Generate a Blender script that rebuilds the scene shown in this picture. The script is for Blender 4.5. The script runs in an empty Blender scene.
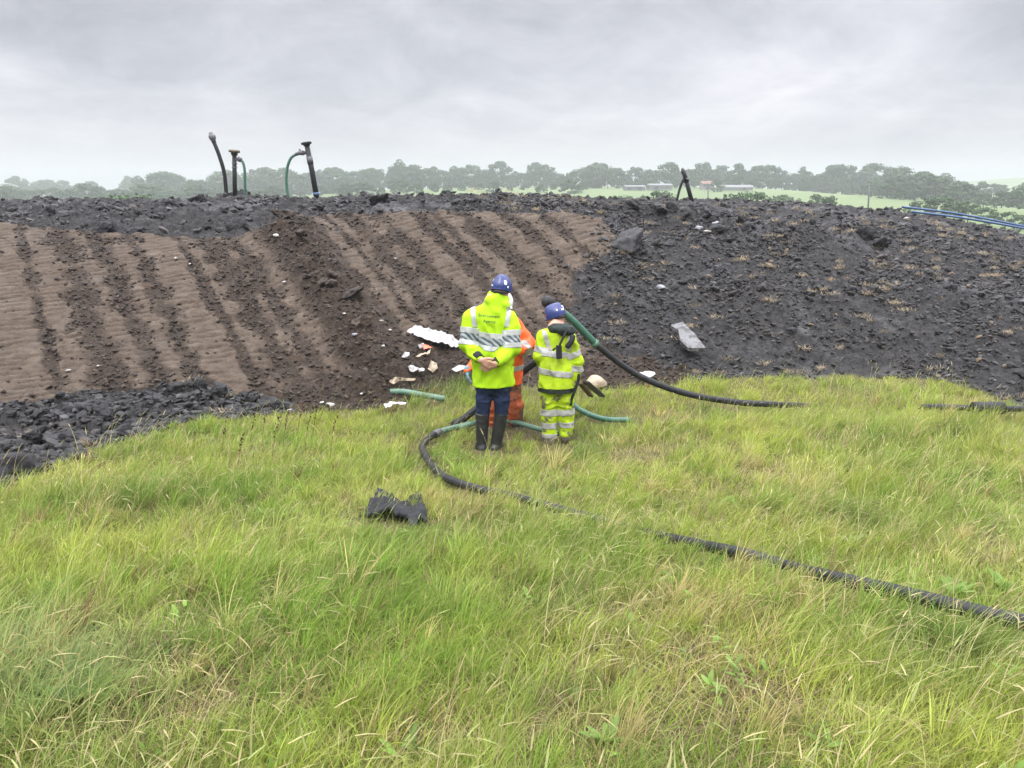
import bpy, bmesh, math, random
import numpy as np
from mathutils import Vector, Matrix
from mathutils.bvhtree import BVHTree
random.seed(7); RNG = np.random.default_rng(11)
scene = bpy.context.scene
COL = scene.collection
# ------------------------------------------------------------------ camera
CAM_H = 2.8; F = 769.0; PITCH = math.radians(13.8); CP, SP = math.cos(PITCH), math.sin(PITCH)
cam = bpy.data.cameras.new("camera"); cam.lens = 36*F/1024; cam.sensor_width = 36
cam.clip_start = 0.05; cam.clip_end = 5000
camo = bpy.data.objects.new("camera", cam); COL.objects.link(camo)
camo.location = (0, 0, CAM_H); camo.rotation_euler = (math.pi/2-PITCH, 0, 0)
scene.camera = camo
def unproj(px, py, Y):
    """point of the place seen at a pixel of the survey photograph, at forward distance Y"""
    u = (px-512)/F; v = (384-py)/F
    k = Y/(CP+v*SP)
    return np.array((u*k, Y, CAM_H+k*(v*CP-SP)))
def proj(x, y, z):
    d = y*CP-(z-CAM_H)*SP
    d = np.where(np.abs(d) < 1e-3, 1e-3, d)
    return 512+F*x/d, 384-F*(y*SP+(z-CAM_H)*CP)/d
# ------------------------------------------------------------------ noise
def _h(ix, iy, iz=0, seed=0):
    n = (ix.astype(np.int64)*374761393+iy.astype(np.int64)*668265263+np.asarray(iz).astype(np.int64)*2147483647+seed*1274126177) & 0xffffffff
    n = ((n ^ (n >> 13))*1274126177) & 0xffffffff
    n = ((n ^ (n >> 16))*2246822519) & 0xffffffff
    return ((n ^ (n >> 15)) & 0xffffff)/float(0xffffff)
def vnoise(x, y, seed=0):
    """gradient noise in the plane, about -1..1"""
    x = np.asarray(x, float); y = np.asarray(y, float)
    ix = np.floor(x); iy = np.floor(y); fx = x-ix; fy = y-iy
    ux = fx*fx*fx*(fx*(fx*6-15)+10); uy = fy*fy*fy*(fy*(fy*6-15)+10)
    r = 0
    for a in (0, 1):
        for b in (0, 1):
            an = _h(ix+a, iy+b, 0, seed)*2*np.pi
            r = r+(np.cos(an)*(fx-a)+np.sin(an)*(fy-b))*(ux if a else 1-ux)*(uy if b else 1-uy)
    return r*1.5
def fbm(x, y, seed=0, o=4):
    r = 0; a = 1
    for i in range(o):
        r = r+a*vnoise(x*2**i, y*2**i, seed+i*17); a *= .5
    return r/1.6
def noise3(x, y, z, seed=0):
    ix = np.floor(x); iy = np.floor(y); iz = np.floor(z); fx, fy, fz = x-ix, y-iy, z-iz
    s = lambda t: t*t*(3-2*t)
    ux, uy, uz = s(fx), s(fy), s(fz); r = 0
    for a in (0, 1):
        for b in (0, 1):
            for c in (0, 1):
                r = r+(_h(ix+a, iy+b, iz+c, seed)*2-1)*(ux if a else 1-ux)*(uy if b else 1-uy)*(uz if c else 1-uz)
    return r
def clods(x, y, s, seed=0):
    """broken earth: tilted facets with cracks between them, height about 0..1"""
    x = x/s; y = y/s
    x, y = x+.35*vnoise(x*.9, y*.9, seed+5), y+.35*vnoise(x*.9, y*.9, seed+6)
    ix = np.floor(x); iy = np.floor(y)
    f1 = np.full(x.shape, 9.); f2 = np.full(x.shape, 9.); hh = np.zeros(x.shape)
    for a in (-1, 0, 1):
        for b in (-1, 0, 1):
            cx = ix+a; cy = iy+b
            qx = cx+.15+.7*_h(cx, cy, 0, seed); qy = cy+.15+.7*_h(cx, cy, 1, seed)
            dx = x-qx; dy = y-qy; d = np.sqrt(dx*dx+dy*dy)
            g1 = _h(cx, cy, 2, seed)*2-1; g2 = _h(cx, cy, 3, seed)*2-1; r = _h(cx, cy, 4, seed)
            h = .25+.75*r*r+.55*(dx*g1+dy*g2)-.5*d*d
            near = d < f1
            f2 = np.where(near, f1, np.minimum(f2, d)); hh = np.where(near, h, hh); f1 = np.where(near, d, f1)
    e = np.clip((f2-f1)/.22, 0, 1)
    return hh*e*(2-e)
def sstep(a, b, x):
    t = np.clip((x-a)/(b-a), 0, 1); return t*t*(3-2*t)
# ------------------------------------------------------------------ tags and object helpers
def tag(o, label=None, cat=None, group=None, kind=None):
    if label: o["label"] = label
    if cat: o["category"] = cat
    if group: o["group"] = group
    if kind: o["kind"] = kind
    return o
def link(name, me, mat=None, parent=None):
    o = bpy.data.objects.new(name, me); COL.objects.link(o)
    if mat is not None and me is not None:
        for m in (mat if isinstance(mat, (list, tuple)) else [mat]): me.materials.append(m)
    if parent is not None: o.parent = parent
    return o
def empty(name, loc, rz=0):
    o = bpy.data.objects.new(name, None); COL.objects.link(o); o.location = loc; o.rotation_euler = (0, 0, rz); o.empty_display_size = .2
    return o
def copy_tree(o, parent=None):
    c = o.copy(); COL.objects.link(c)
    if parent is not None: c.parent = parent
    for ch in list(o.children): copy_tree(ch, c)
    return c
def np_mesh(name, V, quads=None, tris=None, smooth=True):
    me = bpy.data.meshes.new(name)
    V = np.asarray(V, np.float32)
    nq = 0 if quads is None else len(quads); nt = 0 if tris is None else len(tris)
    me.vertices.add(len(V)); me.vertices.foreach_set("co", V.ravel())
    li = np.concatenate([np.asarray(quads, np.int32).ravel() if nq else np.zeros(0, np.int32), np.asarray(tris, np.int32).ravel() if nt else np.zeros(0, np.int32)])
    me.loops.add(len(li)); me.loops.foreach_set("vertex_index", li)
    st = np.concatenate([np.arange(nq)*4, nq*4+np.arange(nt)*3]).astype(np.int32)
    me.polygons.add(nq+nt); me.polygons.foreach_set("loop_start", st)
    me.polygons.foreach_set("use_smooth", np.full(nq+nt, smooth, bool))
    me.update(calc_edges=True); me.validate()
    return me
def add_tint(me, C, name="tint"):
    a = me.attributes.new(name, 'FLOAT_COLOR', 'POINT')
    C4 = np.ones((len(C), 4), np.float32); C4[:, :3] = C
    a.data.foreach_set("color", C4.ravel())
def bm_mesh(name, bm, smooth=False):
    me = bpy.data.meshes.new(name); bmesh.ops.recalc_face_normals(bm, faces=bm.faces[:]); bm.to_mesh(me); bm.free()
    if smooth: me.polygons.foreach_set("use_smooth", np.ones(len(me.polygons), bool))
    return me
def spline(P, n=10):
    P = [np.asarray(p, float) for p in P]
    Q = [2*P[0]-P[1]]+P+[2*P[-1]-P[-2]]; out = []
    for i in range(1, len(Q)-2):
        for k in range(n):
            t = k/n; a, b, c, d = Q[i-1:i+3]
            out.append(.5*(2*b+(c-a)*t+(2*a-5*b+4*c-d)*t*t+(3*b-a-3*c+d)*t**3))
    out.append(P[-1]); return np.array(out)
def tube_arrays(P, r, seg=12, cap=True):
    P = np.asarray(P, float); n = len(P); r = np.broadcast_to(np.asarray(r, float), (n,))
    T = np.gradient(P, axis=0); T /= np.linalg.norm(T, axis=1)[:, None]+1e-9
    up = np.array((0, 0, 1.)) if abs(T[0, 2]) < .9 else np.array((1., 0, 0))
    N = np.zeros_like(P); N[0] = np.cross(T[0], up); N[0] /= np.linalg.norm(N[0])
    for i in range(1, n):
        v = N[i-1]-T[i]*np.dot(N[i-1], T[i]); N[i] = v/(np.linalg.norm(v)+1e-9)
    B = np.cross(T, N); a = np.arange(seg)/seg*2*np.pi
    V = (P[:, None]+r[:, None, None]*(np.cos(a)[None, :, None]*N[:, None]+np.sin(a)[None, :, None]*B[:, None])).reshape(-1, 3)
    q = []; i0 = np.arange(n-1)[:, None]*seg; k = np.arange(seg)[None]; k2 = (k+1) % seg
    Q = np.stack([i0+k, i0+k2, i0+seg+k2, i0+seg+k], -1).reshape(-1, 4); Tt = np.zeros((0, 3), int)
    if cap:
        V = np.vstack([V, P[:1], P[-1:]]); c0 = n*seg; k = np.arange(seg); k2 = (k+1) % seg
        Tt = np.vstack([np.stack([k2, k, np.full(seg, c0)], -1), np.stack([(n-1)*seg+k, (n-1)*seg+k2, np.full(seg, c0+1)], -1)])
    return V, Q, Tt
def tube(name, P, r, mat, parent=None, seg=12, org=(0, 0, 0)):
    V, Q, T = tube_arrays(np.asarray(P, float)-np.asarray(org, float), r, seg)
    return link(name, np_mesh(name, V, Q, T), mat, parent)
# ------------------------------------------------------------------ materials
class NT:
    def __init__(s, name):
        s.m = bpy.data.materials.new(name); s.m.use_nodes = True; s.t = s.m.node_tree
        s.b = s.t.nodes["Principled BSDF"]; s.out = s.t.nodes["Material Output"]
    def n(s, kind, **kw):
        x = s.t.nodes.new(kind)
        for k, v in kw.items():
            if k[0].islower() and hasattr(x, k): setattr(x, k, v)
            else: x.inputs[k].default_value = v
        return x
    def l(s, a, b): s.t.links.new(a, b)
    def val(s, sock, v):
        if hasattr(v, 'is_linked') or hasattr(v, 'links'): s.l(v, sock)
        else: sock.default_value = v
    def math(s, op, a, b=0., clamp=False):
        x = s.n('ShaderNodeMath', operation=op, use_clamp=clamp); s.val(x.inputs[0], a); s.val(x.inputs[1], b); return x.outputs[0]
    def mix(s, f, a, b):
        x = s.n('ShaderNodeMix', data_type='RGBA'); s.val(x.inputs[0], f)
        for i, v in ((6, a), (7, b)): s.val(x.inputs[i], (*v, 1) if isinstance(v, (tuple, list)) and len(v) == 3 else v)
        return x.outputs[2]
    def noise(s, vec, scale, detail=4, rough=.55, dist=0):
        x = s.n('ShaderNodeTexNoise', Scale=scale, Detail=detail, Roughness=rough, Distortion=dist); s.l(vec, x.inputs['Vector']); return x.outputs['Fac']
    def ramp(s, f, a, b):
        x = s.n('ShaderNodeMapRange', clamp=True); s.val(x.inputs[0], f); x.inputs[1].default_value = a; x.inputs[2].default_value = b; return x.outputs[0]
    def bump(s, h, strength=.3, dist=.01):
        x = s.n('ShaderNodeBump', Strength=strength, Distance=dist); s.l(h, x.inputs['Height']); s.l(x.outputs[0], s.b.inputs['Normal']); return x
def mat(name, c1, c2=None, scale=8., rough=.6, bump=.0, bscale=60., bdist=.004, spec=.5, lo=.35, hi=.65, metal=0, c3=None, s3=3., lo3=.55, hi3=.62):
    k = NT(name); tc = k.n('ShaderNodeTexCoord').outputs['Object']
    if c2 is None: c2 = tuple(x*.75 for x in c1)
    col = k.mix(k.ramp(k.noise(tc, scale), lo, hi), c1, c2)
    if c3 is not None: col = k.mix(k.ramp(k.noise(tc, s3, 6, .7), lo3, hi3), col, c3)
    k.l(col, k.b.inputs['Base Color']); k.b.inputs['Roughness'].default_value = rough
    k.b.inputs['Specular IOR Level'].default_value = spec; k.b.inputs['Metallic'].default_value = metal
    if bump: k.bump(k.noise(tc, bscale, 5, .6), bump, bdist)
    return k.m
# ------------------------------------------------------------------ base terrain surveyed from the photograph
CTRL = []
for px, py, Y in [
    (512,768,1.95),(0,768,1.95),(1024,768,1.95),(0,600,3.18),(0,490,5.5),(512,600,3.45),(512,520,5.1),(1024,620,3.26),(1024,500,5.7),
    (1024,408,9.9),(800,376,11.5),(300,412,9.47),(150,432,7.8),(490,449,8.0),(555,443,8.3),(512,425,8.9),(640,420,9.1),(420,430,8.7),(760,440,7.9),
    (0,400,8.6),(150,387,9.3),(290,400,9.8),(420,400,10.2),(580,385,10.6),(690,372,11.2),(850,374,11.6),(1024,398,10.4),
    (0,225,14),(150,234,14.2),(290,225,14.8),(420,211,15.4),(580,213,15.8),(700,240,16),(700,212,19),(850,260,15.5),(850,225,19),(1024,300,14),(1024,250,18),
    (0,199,22),(220,201,21),(440,197,21),(590,198,22),(700,198,23),(800,201,23),(860,206,23),(940,215,22.5),(1024,234,21)]:
    CTRL.append(unproj(px, py, Y))
for p in [(-22,14,2.2),(-20,8,.6),(-14,3,1.0),(-12,5.5,.6),(20,12,-.1),(20,20,.9),(20,5,.3),(0,-3,1.3),(-8,-3,1.2),(8,-3,1.2),(0,29,2.1),(-14,29,2.1),(14,29,1.4),(26,29,.2),(-26,29,1.8),
          (-30,45,-1),(0,45,-1),(30,45,-1.5),(-15,45,-1),(15,45,-1.2)]:
    CTRL.append(np.array(p, float))
CTRL = np.array(CTRL)
_D = np.linalg.norm(CTRL[:, None, :2]-CTRL[None, :, :2], axis=2)
_n = len(CTRL); _A = np.zeros((_n+3, _n+3)); _A[:_n, :_n] = -np.sqrt(_D*_D+.35**2)+np.eye(_n)*-.02
_A[:_n, _n] = 1; _A[:_n, _n+1:] = CTRL[:, :2]; _A[_n:, :_n] = _A[:_n, _n:].T
_W = np.linalg.solve(_A, np.concatenate([CTRL[:, 2], np.zeros(3)]))
def base_z(x, y):
    x = np.asarray(x, float); y = np.asarray(y, float); z = _W[_n]+_W[_n+1]*x+_W[_n+2]*y
    for i in range(_n):
        z = z-_W[i]*np.sqrt((x-CTRL[i, 0])**2+(y-CTRL[i, 1])**2+.35**2)
    return z
def inpoly(px, py, poly):
    r = np.zeros(px.shape, bool); n = len(poly)
    for i in range(n):
        x1, y1 = poly[i]; x2, y2 = poly[(i+1) % n]
        if y1 == y2: continue
        c = ((y1 > py) != (y2 > py)) & (px < (x2-x1)*(py-y1)/(y2-y1)+x1); r ^= c
    return r
def polydist(px, py, pts):
    d = np.full(px.shape, 1e9)
    for (x1, y1), (x2, y2) in zip(pts[:-1], pts[1:]):
        l2 = (x2-x1)**2+(y2-y1)**2; t = np.clip(((px-x1)*(x2-x1)+(py-y1)*(y2-y1))/l2, 0, 1)
        d = np.minimum(d, np.hypot(px-x1-t*(x2-x1), py-y1-t*(y2-y1)))
    return d
# outlines of soil and turf, carried from the photograph onto the ground as world outlines
def to_ground(pts):
    out = []
    for px, py in pts:
        lo, hi = 1.2, 40.
        ys = np.linspace(1.2, 40, 1600); p = np.array([unproj(px, py, y) for y in ys[::8]])
        z = base_z(p[:, 0], p[:, 1]); k = np.argmax(z >= p[:, 2])
        if k == 0: k = len(p)-1
        a, b = p[k-1], p[k]; da, db = a[2]-z[k-1], b[2]-z[k]; t = da/(da-db) if da != db else 0
        q = a+(b-a)*np.clip(t, 0, 1); out.append((q[0], q[1]))
    return out
GRASS_EDGE = [(-200,560),(0,492),(60,464),(130,440),(200,422),(290,414),(330,412),(380,410),(420,398),(445,388),(560,386),(600,390),(670,387),(700,381),(760,377),(850,376),(930,379),(985,391),(1024,409),(1250,480)]
GE = to_ground(GRASS_EDGE)
TURF = GE+[(30, 3), (30, -8), (-30, -8), (-30, 3)]
BROWN_TOP = [(-200,222),(0,223),(60,229),(130,233),(200,237),(265,235),(290,224),(330,213),(420,212),(480,211),(560,213),(600,217)]
BROWN_RIGHT = [(618,236),(612,252),(592,264),(573,280),(574,312),(582,335),(605,350),(650,362),(688,371)]
BROWN_BOT = [(672,392),(600,396),(560,392),(480,404),(400,409),(330,414),(296,412),(285,399),(230,388),(150,386),(80,391),(0,403),(-200,420)]
BROWN = to_ground(BROWN_TOP+BROWN_RIGHT+BROWN_BOT)
RUTS = [-2.4,-1.8,-1.05,-.35,.4,1.0,1.5,2.0,2.72,3.2,3.55,5.0,5.4,5.75,6.2,6.85,7.15,7.7,8.45,9.1]
def zones(x, y):
    wx = x+.14*fbm(x*1.7, y*1.7, 3, 3); wy = y+.14*fbm(x*1.7, y*1.7, 9, 3)
    turf = inpoly(wx, wy, TURF); brown = inpoly(wx+.22*fbm(x*2.6, y*2.6, 13, 3), wy+.12*fbm(x*2.6, y*2.6, 14, 3), BROWN) & ~turf
    return brown, turf
def terrain(x, y, full=False):
    """final ground height, with zone weights"""
    x = np.asarray(x, float); y = np.asarray(y, float)
    z = base_z(x, y)
    brown, turf = zones(x, y)
    dge = polydist(x, y, GE)
    u = x*.834+y*.552+.08*fbm(x*.55, y*.55, 31, 3); v = x*.552-y*.834
    rut = np.full(x.shape, 9.)
    for i, c in enumerate(RUTS): rut = np.minimum(rut, np.abs(u-c)/(.13+.17*((i*7) % 4)/3))
    rn = fbm(x*2.2, y*2.2, 41, 4)
    rutm = (1-sstep(.1, 1.4, rut+.9*rn+.30*fbm(x*.7, y*.7, 43, 3)))*np.clip(.85+.5*fbm(x*.6,y*.6,44,2),0,1)
    heap = np.exp(-((u-4.45-.25*fbm(y*.7, x*.3, 8, 2))/.52)**2)*sstep(16.2, 15.0, y)
    low = np.exp(-(dge/1.0)**2)*(x > -4.2)*sstep(-4.2, -2.6, x)          # crumbled soil at the toe of the slope
    low = low*(x < 2.6)
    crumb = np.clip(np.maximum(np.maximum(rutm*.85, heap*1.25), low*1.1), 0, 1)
    c1 = clods(x, y, .33, 1); c2 = clods(x, y, .15, 2); c3 = clods(x, y, .07, 3)
    lump = fbm(x*.9, y*.9, 51, 3)
    ph = (v+.06*fbm(x*1.3, y*1.3, 77, 2)+.02*vnoise(u*5, v*2, 79))/.145; ph = np.abs(ph-np.round(ph)); seg = fbm(u*2.2, v*5, 78, 2)
    cle = -(1-sstep(.05, .20, ph))*sstep(-.35, .25, seg)
    crack = np.abs(fbm(x*1.6, y*1.6, 90, 3)); crack = 1-sstep(0, .05, crack)
    zb = .022*rn+.058*cle*(1-crumb)+.012*clods(x, y, .09, 7)*(1-crumb)+crumb*(.045*c3+.055*c2*(.4+heap+low))-rutm*(1-heap)*.03+heap*(.20+.12*c1)+low*(.08*c1)-.02*crack*(1-crumb)
    # black clay: coarse along the crest and in the lower left, finer on the right slope
    lip = sstep(13.4, 14.6, y-.10*np.clip(x, -9, 6))*sstep(26, 22, y)
    ll = sstep(-.9, -2.6, x)*sstep(11.0, 9.8, y)
    ridge = np.exp(-((y-17.2-.6*fbm(x*.6, 0*x, 5, 2))/.55)**2)*sstep(1.6, 2.6, x)*sstep(8.6, 7.2, x)
    co = np.clip(np.maximum(lip*.8*sstep(6, 1.5, x), np.maximum(ll, ridge)), 0, 1)
    zk = co*(.09*lump+.11*c1+.09*c2+.04*c3)+(1-co)*(.03*lump+.05*c1*(.5+lump.clip(0))+.07*c2+.045*c3)+ridge*.26-ll*.12
    zk = zk-.15*lip+.10*lip*fbm(x*1.7, y*1.1, 52, 3)
    hp_ = np.exp(-((x+7.0)/.62)**2-((y-20.0)/.7)**2); zk = zk+hp_*(.22+.10*c1)
    zt = .035*fbm(x*1.4, y*1.4, 61, 3)
    s = np.where(turf, zt, np.where(brown, zb, zk*sstep(0, .5, dge)))
    far = sstep(34, 27, y)
    s = s*np.where(turf, 1, .15+.85*sstep(0, .45, dge)); z = z+s*far
    if full: return z, brown, turf, crumb, co, -cle, lump
    return z
def ground_pt(px, py, lift=0.):
    q = to_ground([(px, py)])[0]
    y0 = q[1]; ys = np.linspace(max(1.2, y0-1.6), y0+1.6, 260); p = np.array([unproj(px, py, y) for y in ys])
    z = terrain(p[:, 0], p[:, 1]); k = np.argmax(z >= p[:, 2])
    r = p[k].copy(); r[2] = z[k]+lift; return r
def over_pt(px, py, h):
    """the point seen at a pixel that lies h above the ground"""
    y0 = to_ground([(px, py)])[0][1]; ys = np.linspace(max(1.2, y0-2.5), y0+.5, 600); p = np.array([unproj(px, py, y) for y in ys])
    k = np.argmax(base_z(p[:, 0], p[:, 1])+h >= p[:, 2]); return p[k]
def zat(x, y): return float(terrain(np.array([x]), np.array([y]))[0])
# ------------------------------------------------------------------ near ground sheet
def build_ground():
    Y = np.concatenate([np.arange(-3, 4.5, .12), np.arange(4.5, 8, .045), np.arange(8, 17.5, .024), np.arange(17.5, 24, .045), np.arange(24, 46, .5)])
    t = np.concatenate([np.linspace(-1.5, -.86, 40)[:-1], np.linspace(-.86, .86, 900), np.linspace(.86, 1.5, 40)[1:]])
    X = t[None]*(np.maximum(Y, 0)[:, None]*.92+1.6); YY = np.repeat(Y[:, None], len(t), 1)
    x = X.ravel(); y = YY.ravel()
    z, brown, turf, crumb, co, c2, lump = terrain(x, y, True)
    V = np.stack([x, y, z], 1)
    nr, nc = YY.shape; i = np.arange(nr-1)[:, None]*nc+np.arange(nc-1)[None]
    Q = np.stack([i, i+1, i+nc+1, i+nc], -1).reshape(-1, 4)
    me = np_mesh("ground", V, Q)
    bl = np.where(brown, 1., 0.); tu = np.where(turf, 1., 0.)
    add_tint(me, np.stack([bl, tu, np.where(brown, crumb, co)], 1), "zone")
    k = NT("earth"); geo = k.n('ShaderNodeNewGeometry').outputs['Position']
    at = k.n('ShaderNodeAttribute', attribute_name="zone"); sp = k.n('ShaderNodeSeparateColor'); k.l(at.outputs['Color'], sp.inputs[0])
    R, G, B = sp.outputs
    n1 = k.noise(geo, 1.3, 5); n2 = k.noise(geo, 9, 6, .65); n3 = k.noise(geo, 45, 4, .6); n4 = k.noise(geo, 3.2, 5, .6)
    black = k.mix(k.ramp(n2, .35, .7), (.018, .0178, .0182), (.048, .0465, .046))
    black = k.mix(k.ramp(n4, .58, .72), black, (.062, .056, .050))
    black = k.mix(k.math('MULTIPLY', k.ramp(n3, .62, .72), .5), black, (.10, .085, .065))
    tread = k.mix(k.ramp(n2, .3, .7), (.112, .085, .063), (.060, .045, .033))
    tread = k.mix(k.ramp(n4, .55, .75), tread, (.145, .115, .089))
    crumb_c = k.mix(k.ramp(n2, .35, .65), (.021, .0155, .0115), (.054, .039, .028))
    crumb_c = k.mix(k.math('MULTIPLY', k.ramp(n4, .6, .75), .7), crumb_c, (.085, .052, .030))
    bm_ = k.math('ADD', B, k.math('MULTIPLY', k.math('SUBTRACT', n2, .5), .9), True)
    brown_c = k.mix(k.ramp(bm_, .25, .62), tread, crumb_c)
    thatch = k.mix(k.ramp(n2, .35, .65), (.075, .070, .030), (.13, .105, .055))
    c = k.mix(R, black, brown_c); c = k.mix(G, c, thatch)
    k.l(c, k.b.inputs['Base Color'])
    ro = k.math('SUBTRACT', .82, k.math('MULTIPLY', k.ramp(n1, .5, .7), .3)); k.l(ro, k.b.inputs['Roughness']); wet = k.math('MULTIPLY', k.ramp(k.noise(geo, .55, 4, .6), .56, .66), k.math('SUBTRACT', 1., k.math('ADD', R, G, True))); k.l(k.math('SUBTRACT', ro, k.math('MULTIPLY', wet, .35)), k.b.inputs['Roughness']); k.l(k.math('ADD', .16, k.math('MULTIPLY', wet, .35)), k.b.inputs['Specular IOR Level'])
    h = k.math('ADD', k.noise(geo, 28, 6, .7), k.math('MULTIPLY', k.noise(geo, 110, 3, .6), .4))
    k.bump(h, .9, .045)
    o = link("ground", me, k.m); tag(o, kind="structure"); return o
build_ground()
# ------------------------------------------------------------------ far field, hill
def field_h(x, y):
    h = np.interp(y, [-60, 0, 60, 150, 280, 400, 700, 1000], [-3.5, -3.5, -3., .45, 5., 7, 9, 12])
    h = h-5.5*sstep(-10, -150, x)*sstep(80, 220, y)-2.5*sstep(85, 130, x)*sstep(60, 140, y)
    return h+.25*fbm(x*.02, y*.02, 5, 3)
def build_field():
    xs = np.concatenate([np.arange(-840, -320, 20), np.arange(-320, 320, 5), np.arange(320, 841, 20)]); ys = np.concatenate([np.arange(-50, 330, 5), np.arange(330, 901, 20)])
    X, Yv = np.meshgrid(xs, ys); x = X.ravel(); y = Yv.ravel(); z = field_h(x, y)
    nr, nc = X.shape; i = np.arange(nr-1)[:, None]*nc+np.arange(nc-1)[None]
    k = NT("meadow"); g = k.n('ShaderNodeNewGeometry').outputs['Position']
    c = k.mix(k.ramp(k.noise(g, .03, 4), .35, .65), (.065, .105, .026), (.095, .130, .038))
    c = k.mix(k.ramp(k.noise(g, .4, 4), .5, .7), c, (.10, .15, .04))
    k.l(c, k.b.inputs['Base Color']); k.b.inputs['Roughness'].default_value = .9
    o = link("field", np_mesh("field", np.stack([x, y, z], 1), np.stack([i, i+1, i+nc+1, i+nc], -1).reshape(-1, 4)), k.m); tag(o, kind="structure")
    # distant rounded hill beyond the wood on the right
    xs = np.linspace(120, 800, 60); ys = np.linspace(480, 880, 30); X, Yv = np.meshgrid(xs, ys); x = X.ravel(); y = Yv.ravel()
    z = 3+15*np.exp(-((x-470)/210)**2-((y-640)/110)**2)+.4*fbm(x*.02, y*.02, 2, 2)-2*(1-np.exp(-((x-470)/300)**2-((y-640)/180)**2))*6
    nr, nc = X.shape; i = np.arange(nr-1)[:, None]*nc+np.arange(nc-1)[None]
    o = link("hill", np_mesh("hill", np.stack([x, y, z], 1), np.stack([i, i+1, i+nc+1, i+nc], -1).reshape(-1, 4)), k.m); tag(o, kind="structure")
build_field()
# ------------------------------------------------------------------ trees
def leafmat(name, c1, c2, c3):
    k = NT(name); g = k.n('ShaderNodeTexCoord').outputs['Object']
    oi = k.n('ShaderNodeObjectInfo').outputs['Random']
    c = k.mix(k.ramp(k.noise(g, .9, 3), .35, .65), c1, c2); c = k.mix(k.math('MULTIPLY', oi, .75), c, c3)
    k.l(c, k.b.inputs['Base Color']); k.b.inputs['Roughness'].default_value = .7; k.b.inputs['Specular IOR Level'].default_value = .2
    return k.m
LEAF = leafmat("tree leaves", (.022, .054, .015), (.046, .088, .024), (.032, .062, .021))
BARK = mat("bark", (.09, .07, .05), rough=.9, bump=.4, bscale=6)
def crown_mesh(seed, n_cl=34, leaves=70, w=.5, bush=False):
    """unit tree 1 m tall; the crown of many leaf faces in clumps"""
    r = np.random.default_rng(seed); V = []; Q = []
    lo = .0
    cl = []
    for i in range(n_cl):
        a = r.uniform(0, 2*np.pi); h = r.uniform(0, 1)
        rad = w*math.sqrt(max(.02, 1-(max(0, h-.3)/.72)**2))*(.82+.18*min(1, h/.3))*(r.uniform(.25, 1)**.5)*(1+.22*np.sin(a*3+seed))
        cl.append((rad*np.cos(a), rad*np.sin(a), lo+(1-lo)*(.06+h*.86), r.uniform(.09, .17)))
    n = 0
    for cx, cy, cz, cr in cl:
        d = r.normal(size=(leaves, 3)); d /= np.linalg.norm(d, axis=1)[:, None]
        p = np.array((cx, cy, cz))+d*cr*np.array((1.15, 1.15, .8))*r.uniform(.55, 1.05, (leaves, 1))
        nn = d+r.normal(size=d.shape)*.55; nn[:, 2] += .3; nn /= np.linalg.norm(nn, axis=1)[:, None]
        a = np.cross(nn, r.normal(size=d.shape)); a /= np.linalg.norm(a, axis=1)[:, None]; b = np.cross(nn, a)
        s = r.uniform(.018, .036, (leaves, 1)); 
        for sg in ((-1, -.6), (1, -.8), (.8, 1), (-.7, .9)): V.append(p+a*s*sg[0]+b*s*sg[1])
        base = n+np.arange(leaves); Q.append(np.stack([base, base+leaves, base+2*leaves, base+3*leaves], 1)); n += 4*leaves
    V = np.vstack(V); V[:, 2] = np.clip(V[:, 2], 0.0, 1.02)
    return np_mesh("crown", V, np.vstack(Q), smooth=False)
def trunk_mesh(seed, bush=False):
    r = random.Random(seed); P = [(0, 0, -.03), (r.uniform(-.01, .01), 0, .15), (r.uniform(-.03, .03), r.uniform(-.02, .02), .45), (r.uniform(-.04, .04), 0, .75)]
    V, Q, T = tube_arrays(spline(P, 4), np.linspace(.032, .008, 13), 7); Vs, Qs, Ts = [V], [Q], [T]; n = len(V)
    for i in range(5):
        a = r.uniform(0, 6.28); h = r.uniform(.2, .5); l = r.uniform(.2, .35)
        V, Q, T = tube_arrays(spline([(0, 0, h), (l*.5*math.cos(a), l*.5*math.sin(a), h+.1), (l*math.cos(a), l*math.sin(a), h+.26)], 4), np.linspace(.014, .004, 9), 5)
        Vs.append(V); Qs.append(Q+n); Ts.append(T+n); n += len(V)
    return np_mesh("trunk", np.vstack(Vs), np.vstack(Qs), np.vstack(Ts))
PROTO = []
for i, (w, b) in enumerate([(.46, 0), (.55, 0), (.40, 0), (.62, 0), (.50, 0), (.34, 0), (.85, 1), (.75, 1)]):
    PROTO.append((crown_mesh(i+3, 36 if not b else 30, 75, w, bool(b)), trunk_mesh(i)))
    PROTO[-1][0].materials.append(LEAF); PROTO[-1][1].materials.append(BARK)
def tree(px, py_top, Y, kind, label, group, name="broadleaf_tree", width=1., base=None):
    top = unproj(px, py_top, Y); b = float(field_h(np.array([top[0]]), np.array([Y]))[0]) if base is None else base
    h = max(2., (top[2]-b))
    e = empty(name, (top[0], Y, b-.1), random.uniform(0, 6.28)); s = h*1.02; e.scale = (s*width, s*width, s)
    c = link("crown", PROTO[kind][0], None, e); t = link("trunk", PROTO[kind][1], None, e)
    tag(e, label, "bush" if "bush" in name else "tree", group); return e
SIL = [(-120,184),(0,181),(60,180),(100,183),(130,179),(150,176),(175,174),(200,177),(230,171),(260,170),(290,173),(330,166),(365,169),(400,164),(440,162),(480,166),(530,166),(560,171),(575,173),(600,166),(640,170),(700,164),(750,166),(800,171),(850,168),(900,168),(930,173),(960,180),(1000,187),(1040,186),(1150,184)]
def sil(px): return float(np.interp(px, [a for a, b in SIL], [b for a, b in SIL]))
rr = random.Random(5)
px = -110
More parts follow.
